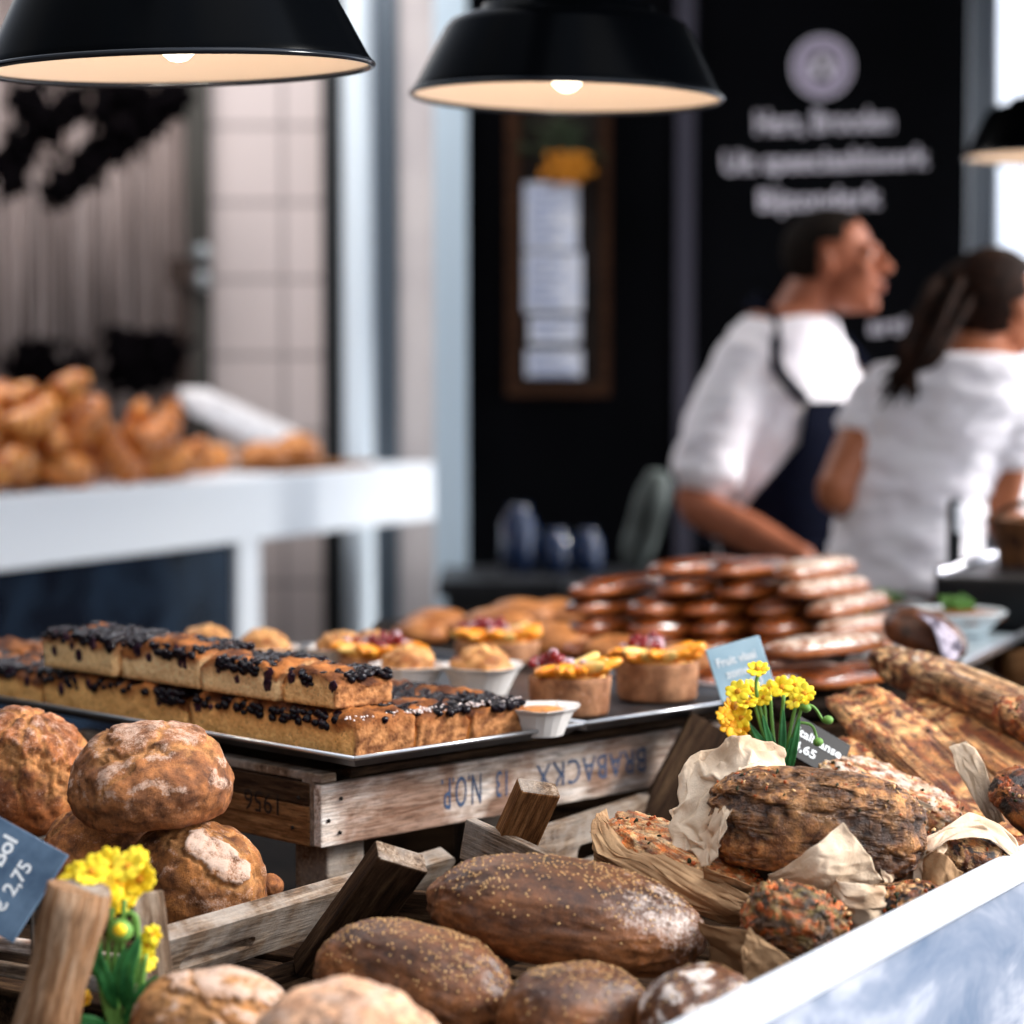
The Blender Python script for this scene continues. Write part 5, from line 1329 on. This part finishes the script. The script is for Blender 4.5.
sheet('paper_flap', [PR(D, (768, 876, -.055), (808, 848, -.075), (846, 823, -.06)),
                     PR(D, (772, 884, -.045), (820, 874, -.08), (868, 858, -.055)),
                     PR(D, (780, 892, -.02), (830, 893, -.05), (884, 880, -.02))], o, M_paper, .0035, 30, 4)
sheet('paper_base', [PR(D, (700, 868, -.03), (780, 886, -.05), (888, 884, -.03)),
                     PR(D, (700, 880, -.02), (780, 902, -.03), (885, 900, -.02)), PR(D, (705, 885, .03), (780, 905, .03), (880, 905, .03))], o, M_paperd, .005, 30, 5)
sheet('paper_side', [PR(D, (886, 842, -.01), (896, 826, .01), (908, 806, .04)), PR(D, (880, 862, -.03), (894, 852, -.02), (905, 840, .02)), PR(D, (884, 884, -.03), (892, 880, -.02), (900, 872, .0))], o, M_paper, .004, 24, 6)
# left wrap with seeds
D = 2.42
o = empty('wrapped_pastry', P(680, 905, D), 'vegetable topped flatbread in brown paper, its pale end nearest the slotted crate', 'pastry')
a_, b_ = P(622, 826, D + .05), P(752, 898, D - .05)
M = frame_M((a_ + b_) / 2, b_, (.35, -.35, 1))
slab('flatbread', M, (b_ - a_).length / 2 * 1.12, .046, .020, 2, [PALE, srgb(238, 204, 158)[:3], srgb(214, 120, 52)[:3], GOLD], o, ex=.7, rough=.16, s=3.2, fl=.12)
bits(o, M, (b_ - a_).length / 2 * 1.05, .040, .021, 120, [M_herb, M_cheese, M_carrot], 9, .0036)
M_pump = plain('pumpkin_seed', srgb(52, 56, 34), .4)
sheet('paper_wrapper', [PR(D, (588, 826, .03), (596, 812, .05), (606, 806, .07)), PR(D, (592, 846, .0), (610, 838, .0), (622, 830, .02)), PR(D, (640, 880, -.04), (664, 872, -.05), (684, 862, -.04)),
                        PR(D, (716, 925, -.07), (732, 908, -.09), (748, 894, -.09)), PR(D, (748, 925, -.06), (764, 908, -.07), (772, 886, -.06))], o, M_paperd, .004, 44, 7)
sheet('paper_base', [PR(D, (588, 828, .03), (592, 852, .02), (590, 868, .02)), PR(D, (625, 868, -.02), (630, 885, .0), (632, 900, .02)), PR(D, (700, 925, -.05), (705, 940, -.03), (710, 948, .0))], o, M_paperd, .005, 30, 8)
sheet('paper_corner', [PR(D, (668, 812, .09), (676, 808, .09)), PR(D, (676, 830, .07), (692, 828, .07))], o, M_paper, .002, 12, 9)
# lower pastries
def wrapped(label, M, r, pal, seed, sheets, groove=(0, 0, 0), fl=.05, nb=100, rough=.16, s=3.0, mats=None):
    c = M.translation; o = empty('wrapped_pastry', V((c.x, c.y, c.z - r[2])), label, 'pastry')
    slab('pastry', M, r[0], r[1], r[2], seed, pal, o, groove, .7, 6, rough, s, fl)
    if nb: bits(o, M, r[0], r[1], r[2], nb, mats or [M_herb, M_cheese, M_carrot], seed, .0026)
    for k, (nm, rows, mt_, am) in enumerate(sheets): sheet(nm, rows, o, mt_, am, 26, seed + k)
    return o
D = 2.26
wrapped('small roasted pastry with orange shreds, low against the white rail', T(P(796, 922, D)) @ EU(-12, 14, -10), (.050, .040, .034), [srgb(128, 108, 56)[:3], srgb(140, 96, 50)[:3], srgb(196, 104, 44)[:3], srgb(70, 50, 28)[:3]], 21,
        [('paper_wrapper', [PR(D, (700, 920, .0), (745, 930, -.02), (790, 952, -.03), (840, 958, -.02)), PR(D, (705, 945, .01), (745, 965, -.01), (790, 985, -.02), (840, 975, -.01)), PR(D, (710, 975, .03), (745, 1000, .02), (790, 1010, .0), (840, 1000, .0))], M_paperd, .006),
         ('paper_corner', [PR(D, (748, 925, -.03), (744, 950, -.035)), PR(D, (800, 968, -.05), (742, 985, -.04))], M_paperd, .003)])
D = 2.34
wrapped('speckled pastry end poking from a folded paper cone by the white rail', T(P(905, 905, D)) @ EU(-5, -8, 0), (.036, .03, .022), [PALE, GOLD, DRK, BRN], 22,
        [('paper_wrapper', [PR(D, (829, 877, -.02), (845, 884, -.035), (868, 880, -.035), (884, 884, -.02)), PR(D, (829, 900, -.02), (850, 905, -.045), (872, 898, -.04), (890, 903, -.02)), PR(D, (836, 935, .0), (855, 935, -.03), (875, 928, -.03), (895, 920, -.01))], M_paper, .0045)], nb=60)
D = 2.42
wrapped('browned pastry in white paper at the far end of the white rail', T(P(966, 862, D + .03)) @ EU(-10, 18, 12), (.052, .030, .028), [BRN, GOLD, DRK, PALE], 23,
        [('paper_wrapper', [PR(D, (905, 850, .0), (938, 834, .0), (965, 815, .04), (1000, 828, .04), (1022, 850, .04)), PR(D, (905, 868, -.02), (930, 850, -.04), (955, 840, -.02), (990, 842, .0), (1015, 856, .02))], M_paper, .006),
         ('paper_fold', [PR(D, (928, 850, -.03), (945, 852, -.05), (962, 872, -.05)), PR(D, (915, 880, -.02), (935, 890, -.06), (958, 892, -.05)), PR(D, (925, 900, -.0), (940, 905, -.03), (960, 905, -.02))], M_paperd, .004),
         ('paper_side', [PR(D, (896, 822, .02), (922, 838, -.0), (946, 846, -.02)), PR(D, (902, 850, -.0), (920, 862, -.03), (938, 872, -.04)), PR(D, (906, 884, -.02), (915, 892, -.04), (930, 898, -.04))], M_paper, .005)], groove=(1.2, -.1, .05), fl=.3, nb=60)
D = 2.66
o = wrapped('cheese topped flatbread behind the big folded pastry, white at its raised end', T(P(890, 795, D)) @ EU(10, 20, -20), (.085, .045, .022), [srgb(228, 206, 182)[:3], PALE, RED, GOLD], 24,
        [('paper_wrapper', [PR(D, (860, 770, -.04), (905, 790, -.05), (955, 820, -.04)), PR(D, (858, 790, -.04), (900, 812, -.05), (945, 838, -.04))], M_paper, .003)], fl=.9, nb=60)
# ---- long roasted slabs behind
PALS = [srgb(238, 188, 128)[:3], srgb(220, 158, 94)[:3], srgb(160, 92, 46)[:3], srgb(122, 60, 28)[:3]]
def long_slab(label, p0, p1, D0, D1, w, t, seed, up, pal=PALS, fl=.0, grp=None, rough=.11):
    a_, b_ = P(*p0, D0), P(*p1, D1); c = (a_ + b_) / 2
    M = frame_M(c, b_, up); o = slab('roasted_flatbread', M, (b_ - a_).length / 2, w, t, seed, pal, None, ex=.40, rough=rough, s=2.2, fl=fl)
    bits(o, M, (b_ - a_).length / 2, w, t, 70, [M_herb, M_cheese, M_carrot], seed, .003, .4)
    return tag(o, label, 'bread')
upv = (.25, -.75, 1)
long_slab('long roasted flatbread on top of the far pile, striped pale and brown', (874, 655), (1110, 748), 3.06, 2.84, .032, .024, 41, (.2, -.5, 1), [srgb(240, 204, 156)[:3], PALE, srgb(140, 80, 40)[:3], BRN], .6)
long_slab('broad speckled golden flatbread running down between the flowers and the paper strip', (846, 688), (1035, 862), 2.92, 2.62, .052, .014, 42, upv)
long_slab('golden flatbread beside the broad one, just under the striped top flatbread', (912, 694), (1095, 830), 3.0, 2.76, .044, .014, 48, upv)
long_slab('short golden flatbread by the black price card', (834, 742), (930, 826), 2.82, 2.68, .032, .012, 43, (.3, -.8, 1))
long_slab('flatbread end with an orange topping at the edge of the pile', (1000, 702), (1110, 772), 2.80, 2.70, .028, .018, 44, (.2, -.5, 1), [PALE, GOLD, RED, BRN], .3)
long_slab('dark crumb covered pastry beyond the tan paper strip', (1000, 775), (1090, 850), 2.60, 2.54, .036, .020, 45, (.2, -.6, 1), [RED, BRN, GOLD, DRK], .1)
long_slab('shadowed flatbread at the bottom of the far pile', (930, 835), (1020, 900), 2.74, 2.64, .03, .014, 46, upv, [GOLD, BRN, DRK, RED])
a_, b_ = P(862, 742, 3.02) - V((0, 0, .02)), P(1050, 905, 2.66) - V((0, 0, .01)); sb = frame_M(a_, b_, upv)
o = mesh('slanted_board', box((b_ - a_).length, .36, .012, .002), M_table, None, sb @ T((b_ - a_).length / 2, .04, -.034), smooth=False); tag(o, 'dark slanted board carrying the far pile of roasted flatbreads', 'board')
D = 2.62
o = sheet('paper_strip', [PR(D, (948, 745, .03), (966, 740, .03)), PR(D, (955, 768, .0), (978, 752, .0)), PR(D, (975, 800, -.02), (994, 788, -.02)), PR(D, (990, 825, .0), (1006, 822, .0))], None, M_paper, .003, 26, 12); tag(o, 'folded strip of tan paper lying over the speckled flatbreads', 'paper')
# box under the far pile
support((.66, 2.93), .40, .30, .7205, .80, 25, 'dark box under the far pile of roasted flatbreads')
# ---- white guard rail and glass
ga, gb = Z(640, 1052, .955), Z(1060, 834, .955)
M_gpane = Mt('reflection_painted_glass', .10); q = M_gpane.coord((.45, 1, 1), False); nn = M_gpane.noise(q, 9, 4, .6, .5)
M_gpane.base(M_gpane.ramp(nn, [(.30, srgb(96, 118, 146)), (.52, srgb(150, 160, 178)), (.68, srgb(210, 212, 222))])); M_gpane.b.inputs['Coat Weight'].default_value = .5; M_gpane = M_gpane.m  # pale blue blotches paint blurred reflections into the pane colour
gd = empty('counter_guard', V(((ga.x + gb.x) / 2, (ga.y + gb.y) / 2, .72)), 'white rail over a glass guard with painted reflections along the edge of the stall', 'guard')
Mg = frame_M(ga, gb); Lg = (gb - ga).length
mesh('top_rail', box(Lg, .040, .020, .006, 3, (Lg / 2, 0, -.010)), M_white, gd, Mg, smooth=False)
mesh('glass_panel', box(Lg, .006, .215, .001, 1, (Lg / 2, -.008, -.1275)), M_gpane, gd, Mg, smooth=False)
# ---- price cards
M_slate = mottled('blue_grey_slate', srgb(66, 86, 108), srgb(98, 120, 142), 26, .45, .1)
M_slatel = mottled('pale_blue_card', srgb(140, 168, 182), srgb(160, 186, 198), 26, .45, .05)
M_slated = mottled('black_card', srgb(20, 17, 15), srgb(32, 28, 26), 26, .4, .05)
M_chalk = plain('chalk_white', srgb(228, 230, 230), .7)
def card(origin, px_, py_, mat, label, lines, tk=.003, pin=None):
    """origin = lower left of the writing, px_ = lower right, py_ = upper left (world points)"""
    x = (px_ - origin); y0 = (py_ - origin); W = x.length; x.normalize(); z = x.cross(y0).normalized(); y = z.cross(x); H_ = y0.dot(y)
    M = Matrix((x, y, z)).transposed().to_4x4(); M.translation = origin
    o = empty('price_card', M @ T(W / 2, 0, 0), label, 'price card')
    mesh('card', box(W, H_, tk, .0008, 1, (W / 2, H_ / 2, -tk / 2)), mat, o, M, smooth=False)
    if pin: q = M @ V((W * .5, H_ * .15, -tk - .002)); mesh('card_pin', tube([q, V((q.x, q.y, pin))], .0016, 8), M_nail, o)
    for (s, x_, y_, h, w_, bold) in lines:
        vf = text_mesh(s, 1.0, bold, 1.0, 'LEFT', .0); xs = [p.x for p in vf[0]]; ys = [p.y for p in vf[0]]
        k = w_ * W / (max(xs) - min(xs)); hh_ = h * H_ / (max(ys) - min(ys))
        mesh('writing', vf, M_chalk, o, M @ T(x_ * W, y_ * H_, .0006) @ S(k, hh_, 1) @ T(-min(xs), -min(ys), 0), smooth=False)
    return o
card(P(12, 943, 2.16), P(68, 855, 2.19), P(-48, 886, 2.20), M_slate, 'blue slate price card reading Bol, 2,75 euro, beside the round loaves', [('Mais Bol', .08, .60, .20, .80, .03), ('€ 2,75', .18, .25, .22, .56, .02)], pin=.722)
card(P(722, 703, 2.84), P(776, 688, 2.85), P(708, 649, 2.86), M_slatel, 'pale blue price card with white writing behind the upper flowers', [('Fruit vlaai', .12, .62, .16, .72, .02), ('zomer', .22, .38, .12, .5, .02), ('€ 3,50', .2, .10, .2, .62, .02)])
card(P(783, 750, 2.66), P(838, 782, 2.66), P(801, 716, 2.70), M_slated, 'black price card ending in 65 behind the flowers, by the golden flatbread', [('Italiaanse', .1, .52, .22, .8, .02), ('4,65', .12, .14, .26, .4, .02)])
# ---- flowers
M_pet = mottled('yellow_petal', srgb(240, 200, 22), srgb(250, 226, 60), 120, .5, .1); M_peto = mottled('golden_petal', srgb(236, 160, 20), srgb(246, 190, 40), 120, .5, .1)
M_disc = plain('flower_disc', srgb(206, 138, 22), .7); M_stem = plain('green_stem', srgb(108, 152, 72), .5); M_leaf = mottled('green_leaf', srgb(26, 84, 40), srgb(56, 124, 62), 60, .45, .2)
def flower(par, c, nrm, r, mat, np_=9, seed=0):
    q = V(nrm).normalized().to_track_quat('Z', 'Y').to_matrix().to_4x4(); M = T(c) @ q; g = G(); rnd = random.Random(seed)
    for k in range(np_):
        a = 360 / np_ * k + rnd.uniform(-8, 8)
        g.add(ico(2), R(a) @ T(r * .56, 0, .001 + rnd.uniform(-.001, .0012)) @ EU(0, rnd.uniform(-28, 8), 0) @ S(r * .48, r * .33, .0011))
    f_ = mesh('flower_head', g.vf(), mat, par, M)
    mesh('flower_disc', ico(2), M_disc, f_, M @ T(0, 0, .0015) @ S(r * .26, r * .26, r * .16))
def leaf(par, a, b, w, up=(0, -1, .4)):
    M = frame_M(a, b, up); L_ = (V(b) - V(a)).length; n = 12; vs = []; fs = []
    for i in range(n + 1):
        t = i / n; ww = w * math.sin(math.pi * min(1, t * .97 + .03)) ** .7
        for j in range(5): s_ = j / 2 - 1; vs.append(V((t * L_, s_ * ww, abs(s_) * ww * .35 + .12 * L_ * math.sin(t * 3.14))))
    for i in range(n):
        for j in range(4): k = i * 5 + j; fs.append((k, k + 1, k + 6, k + 5))
    mesh('leaf', (vs, fs), M_leaf, par, M, thick=.0006)
D = 2.10
o = empty('flower_bunch', P(115, 1040, D), 'bunch of yellow daisies beside the round wooden stake', 'flowers')
rnd = random.Random(4)
for k, (u, v, r) in enumerate(((76, 880, 17), (92, 872, 17), (108, 866, 18), (128, 868, 18), (118, 884, 19), (98, 889, 19), (82, 892, 16), (140, 880, 17), (106, 904, 16), (122, 900, 15), (134, 860, 14), (68, 888, 13))):
    flower(o, P(u, v, D + rnd.uniform(-.02, .02)), (rnd.uniform(-.5, .5), -rnd.uniform(.5, 1), rnd.uniform(.4, 1)), r * 1.12 * D / F, M_pet, 10, k)
for k, (u, v, r) in enumerate(((148, 945, 13), (145, 960, 13), (152, 935, 11), (88, 957, 12), (70, 990, 10), (82, 998, 10), (92, 940, 8))):
    flower(o, P(u, v, D + .01), (rnd.uniform(-.4, .9), -.8, .3), r * D / F, M_peto if k > 2 else M_pet, 8, k + 30)
root = P(116, 1046, D)
for (u0, v0, u1, v1) in ((86, 895, 92, 950), (102, 905, 101, 960), (112, 908, 108, 960), (124, 900, 122, 950), (134, 915, 138, 960), (98, 895, 100, 980), (118, 930, 112, 990), (146, 955, 138, 1000)):
    mesh('stem', tube(bez([P(u0, v0, D), P(u1, v1, D), root], 8), .0024, 8), M_stem, o)
mesh('stem', tube(bez([P(119, 930, D), P(124, 916, D), P(133, 914, D), P(138, 930, D), P(137, 1000, D), root], 8), .0022, 8), M_stem, o)
b_ = mesh('flower_bud', ico(3), M_stem, o, T(P(120, 931, D - .005)) @ S(.0115, .010, .0105)); mesh('bud_tip', ico(2), M_pet, b_, T(P(120, 930, D - .013)) @ S(.006, .004, .006))
for (a_, c_, w) in (((110, 1000), (86, 915), .006), ((118, 1000), (141, 935), .007), ((112, 1005), (126, 945), .005), ((116, 1010), (98, 950), .006), ((125, 1020), (158, 975), .006), ((112, 1030), (60, 1022), .009), ((122, 1022), (150, 1005), .006), ((126, 1010), (130, 960), .007)):
    leaf(o, P(*a_, D), P(*c_, D - .01), w)
D = 2.62
o = empty('flower_bunch', P(782, 800, D), 'bunch of yellow daisies in front of the pale blue card', 'flowers')
for k, (u, v, r) in enumerate(((758, 670, 12), (738, 692, 13), (732, 708, 13), (730, 726, 13), (742, 718, 12), (752, 690, 12), (770, 690, 13), (782, 688, 13), (795, 686, 12), (804, 694, 12), (796, 702, 11), (748, 704, 12), (764, 698, 10), (724, 716, 10), (740, 730, 11))):
    flower(o, P(u, v, D + rnd.uniform(-.02, .02)), (rnd.uniform(-.6, .6), -rnd.uniform(.4, 1), rnd.uniform(.3, 1)), r * 1.0 * D / F, M_peto if k in (2, 3, 13, 14) else M_pet, 9, k + 60)
root = P(786, 800, D)
for (u0, v0, u1, v1) in ((758, 672, 758, 700), (740, 700, 755, 740), (735, 722, 760, 760), (752, 695, 768, 750), (770, 695, 775, 750), (784, 695, 780, 750), (798, 695, 788, 745), (804, 700, 790, 750), (764, 700, 770, 760)):
    mesh('stem', tube(bez([P(u0, v0, D), P(u1, v1, D), root], 8), .0020, 8), M_stem, o)
mesh('stem', tube(bez([P(795, 708, D), P(812, 706, D), P(824, 722, D)], 8), .0016, 8), M_stem, o)
mesh('stem', tube(bez([P(796, 722, D), P(812, 726, D), P(818, 744, D)], 8), .0016, 8), M_stem, o)
for (u, v) in ((828, 720), (806, 708), (818, 742), (790, 760)): mesh('flower_bud', ico(2), M_stem, o, T(P(u, v, D)) @ S(.006, .006, .005))
for (a_, c_, w) in (((775, 780), (762, 712), .004), ((780, 780), (783, 705), .004), ((784, 785), (748, 722), .005), ((786, 785), (800, 715), .004), ((778, 780), (742, 738), .005), ((785, 795), (800, 768), .005), ((782, 790), (770, 730), .004), ((782, 788), (792, 735), .004), ((780, 790), (756, 745), .004)): leaf(o, P(*a_, D), P(*c_, D), w)
# ---- round stake in front and a short board end
D = 2.06
q0 = P(80, 888, D); q1 = P(34, 1075, D - .01); q1 = q0 + (q1 - q0) * ((q0.z - .7215) / (q0.z - q1.z)); Ls_ = (q1 - q0).length; Ms_ = frame_M(q0, q1, (0, -1, .2))
vs, fs = tube([V((Ls_ * t / 14, 0, 0)) for t in range(15)], [.0270 + .0016 * math.sin(t * 1.3) for t in range(15)], 28)
vs = [p + V((.3 * fb(p, 40, 3), fb(p, 40, 3), fb(p + V((3, 0, 0)), 40, 3))) * .002 for p in vs]
pts = [q0, q1]
o = mesh('round_stake', (vs, fs), wood_mat('peeled_branch_wood', srgb(92, 62, 42), srgb(150, 110, 78), srgb(186, 156, 128)), None, Ms_, smooth=False)
st_top = mesh('sawn_top', lathe([(.0001, .0006), (.0255, .0004), (.0262, -.002)], 28), M_wood, o, T(q0 + V((0, 0, -.001))) @ V((.10, -.10, 1)).to_track_quat('Z', 'Y').to_matrix().to_4x4())
ax = (pts[0] - pts[-1]).normalized()
o.data.polygons.foreach_set('use_smooth', [len(p.vertices) < 5 for p in o.data.polygons])
tag(o, 'thick round wooden stake with a sawn top beside the blue price card', 'stake')
fs0 = P(146, 892, 2.20); fs1 = P(160, 1010, 2.18); fs1 = fs0 + (fs1 - fs0) * ((fs0.z - .7225) / (fs0.z - fs1.z))
o = stake('flat_stake', fs0, fs1, .030, .014, M_wood, None, 20); tag(o, 'short grey board end standing behind the yellow daisies', 'stake')
# ================================================================== FAR RIGHT AND FAR ITEMS
M_ceram = plain('pale_glazed_ceramic', srgb(206, 212, 214), .2); M_sauce = mottled('brown_filling', srgb(96, 54, 30), srgb(150, 92, 52), 60, .4, .3)
M_green = mottled('fresh_parsley', srgb(44, 84, 26), srgb(104, 150, 62), 100, .5, .2)
tA, tB = V((.640, 3.47, 1.013)), V((.825, 3.90, 1.013))
M_tray = mottled('brushed_aluminium', srgb(150, 166, 174), srgb(196, 208, 214), 18, .35, .1, Metallic=.5)
dr = (tB - tA).normalized(); 
tr_ = empty('serving_tray', tA, 'shiny metal serving tray under the plates, its edge rising towards the black box', 'tray')
Mt_ = frame_M(tA, tB); Lt = (tB - tA).length
mesh('tray_floor', box(Lt, .17, .004, .001, 1, (Lt / 2, .087, .0)), M_tray, tr_, Mt_, smooth=False)
mesh('tray_rim', box(Lt, .008, .014, .002, 1, (Lt / 2, .0, .005)), M_steel, tr_, Mt_, smooth=False)
mesh('tray_rim', box(.008, .16, .014, .002, 1, (.004, .087, .005)), M_steel, tr_, Mt_, smooth=False)
def dish(u, v, D, r, label, seed, h=.035, par=True, z0=1.017):
    x = (u - 512) / F * D; c = V((x, D, z0)); o = empty('garnished_dish', c, label, 'dish')
    mesh('plate', lathe([(.0001, .0), (r * .55, .0), (r * .62, .004), (r * .97, h), (r, h + .001), (r * .985, h + .004), (r * .93, h), (r * .6, .008), (.0001, .006)], 48), M_ceram, o, T(c))
    mesh('filling', ([V((p.x * r * .86, p.y * r * .86, p.z * .012)) * (1 + .2 * fb(p, 4, 3)) for p in ico(4)[0]], ico(4)[1]), M_sauce, o, T(c + V((0, 0, h * .8))))
    g = G(); rn = random.Random(seed)
    for k in range(46): g.add(ico(1), T(rn.gauss(0, r * .16), rn.gauss(0, r * .16), h * .8 + .012 + rn.uniform(0, .018)) @ EU(rn.uniform(0, 180), rn.uniform(0, 180), 0) @ S(.007, .005, .002))
    tag(mesh('parsley', g.vf(), M_green, o, T(c)), kind='stuff')
dish(958, 612, 3.88, .080, 'round plate with a green garnish standing before the black box', 1)
dish(884, 594, 4.17, .078, 'garnished plate with a white rim behind the light glossy loaves', 2, z0=1.0015)
dish(838, 576, 4.28, .05, 'small white rimmed dish behind the glossy loaf stack', 5, z0=1.0015)
dish(858, 612, 3.80, .058, 'small dish with a sprig of green beside the loaf stack', 3, .03, z0=1.017)
o = empty('foil_wrapped_loaf', P(925, 650, 3.4), 'dark loaf half wrapped in silvery film before the metal tray', 'bread')
M = T(P(925, 634, 3.42)) @ EU(0, 18, -25)
vf, cs = boule(77, .062, .045, .034, sub=5, seams=0, fl=.05, dark=srgb(50, 28, 18), mid=srgb(120, 70, 40)); mesh('loaf', vf, M_rye, o, M, cols=cs)
sheet('film', [PR(3.38, (915, 612, .0), (945, 622, -.0), (968, 650, .0)), PR(3.36, (925, 620, -.02), (940, 645, -.02), (955, 665, -.01))], o, plain('silvery_film', srgb(120, 112, 124), .4, Metallic=.3), .006, 24, 2)
support((.86, 3.80), .24, .20, .7205, .932, 20, 'dark box under the round log')
o = mesh('round_log', tube([V((.765, 3.80, .967)), V((.93, 3.86, .967))], .034, 24), M_woodwarm, None); tag(o, 'cut end of a round log under the metal tray', 'log')
riser(.72, 1.7, 4.0, 4.34, .7205, 1.0, 'dark slatted crate under the black box')
M_bplast = plain('black_plastic', (.006, .007, .009, 1), .35)
M_chrome = plain('chrome', (.8, .8, .85, 1), .15, Metallic=1.0)
rg = empty('till_box', V((.70, 4.02, 1.0)), 'black till box with a chromed strip along its top edge', 'till')
zt_ = 1.102
mt_b = T(.700, 4.05, 1.001) @ R(66)
mesh('till_body', box(.44, .36, zt_ - 1.001 - .012, .006, 2, (.22, -.18, (zt_ - 1.001) / 2)), M_bplast, rg, mt_b, smooth=False)
for k in range(15): mesh('chrome_stud', ico(2), M_chrome, rg, mt_b @ T(.012 + k * .030, -.006, zt_ - 1.003) @ S(.015, .010, .012))
# things on the back worktop behind the stall
wk = empty('back_worktop', V((-.1, 5.3, 0)), 'dark worktop against the black wall behind the two people', 'worktop')
M_work = mottled('dark_worktop', (.01, .011, .013, 1), (.02, .021, .024, 1), 8, .4, .1)
mesh('top', box(2.3, .44, .04, .004), M_work, wk, T(.97, 6.14, .90), smooth=False); mesh('body', box(2.26, .4, .88, .004), M_work, wk, T(.97, 6.16, .44), smooth=False)
M_blue = Mt('blue_glass', .08); M_blue.base(srgb(14, 34, 66)); M_blue.b.inputs['Coat Weight'].default_value = 1; M_blue = M_blue.m
for k, (u, h, r) in enumerate(((519, .17, .045), (556, .11, .04), (588, .11, .036))):
    x = (u - 512) / F * 6.15; o = mesh('blue_jar', lathe([(.0001, 0), (r, 0), (r * 1.05, h * .3), (r, h * .75), (r * .55, h * .92), (r * .6, h), (.0001, h)], 32), M_blue, None, T(x, 6.15, .9205)); tag(o, ['tall blue glass jar at the end of the worktop', 'squat blue jar, middle of three on the worktop', 'squat blue jar nearest the grey sack'][k], 'jar')
M_sack = mottled('grey_green_sack', srgb(50, 56, 54), srgb(96, 104, 102), 10, .6, .3, .004)
vs, fs = ico(4); o = mesh('leaning_sack', ([V((math.copysign(abs(p.x) ** .7, p.x) * .040, p.y * .05, math.copysign(abs(p.z) ** .7, p.z) * .12)) * (1 + .08 * fb(p, 3, 3)) for p in vs], fs), M_sack, None, T(P(646, 520, 5.7)) @ EU(0, 16, 0)); tag(o, 'grey sack leaning on the stool behind the loaf stack', 'sack')
st_ = empty('side_stool', V((.27, 5.7, 0)), 'dark stool carrying the grey sack', 'stool'); zs = P(646, 520, 5.7).z - .145
mesh('seat', box(.34, .26, .03, .003), M_work, st_, T(.29, 5.7, zs - .015), smooth=False)
for sx_ in (.15, .43):
    for sy_ in (5.6, 5.8): mesh('leg', box(.03, .03, zs - .03, .002), M_work, st_, T(sx_, sy_, (zs - .03) / 2), smooth=False)
# basket and upright at the right edge
bkx = V((.914, 4.26, 0))
M_bask = mottled('brown_wicker', srgb(60, 36, 22), srgb(128, 84, 50), 50, .6, .6, .004)
o = empty('wicker_basket', V((bkx.x, 4.26, 1.093)), 'dark brown wicker basket standing on the black till box', 'basket')
mesh('basket_wall', lathe([(.075, 0), (.095, .08), (.10, .085), (.094, .085), (.07, .004), (.0001, .004)], 40, lambda a, k: 1 + .02 * math.sin(a * 20)), M_bask, o, T(bkx.x, 4.26, 1.0935) @ S(.85, .8, 1.0))
mesh('handle', tube([V((bkx.x + .075 * math.cos(a), 4.26, 1.17 + .035 * math.sin(a))) for a in [math.pi * i / 16 for i in range(17)]], .006, 8), M_bask, o)
uq = P(952, 540, 4.19)
o = empty('card_reader_stand', V((uq.x, 4.17, 1.093)), 'slim dark upright with a pale face beside the basket', 'stand')
mesh('upright', box(.022, .02, .12, .003), M_bplast, o, T(uq.x, 4.17, 1.157), smooth=False); mesh('pale_face', box(.012, .004, .05, .001), M_white, o, T(uq.x + .004, 4.158, 1.185), smooth=False); mesh('base', box(.06, .05, .004, .001), M_bplast, o, T(uq.x, 4.17, 1.0955), smooth=False)
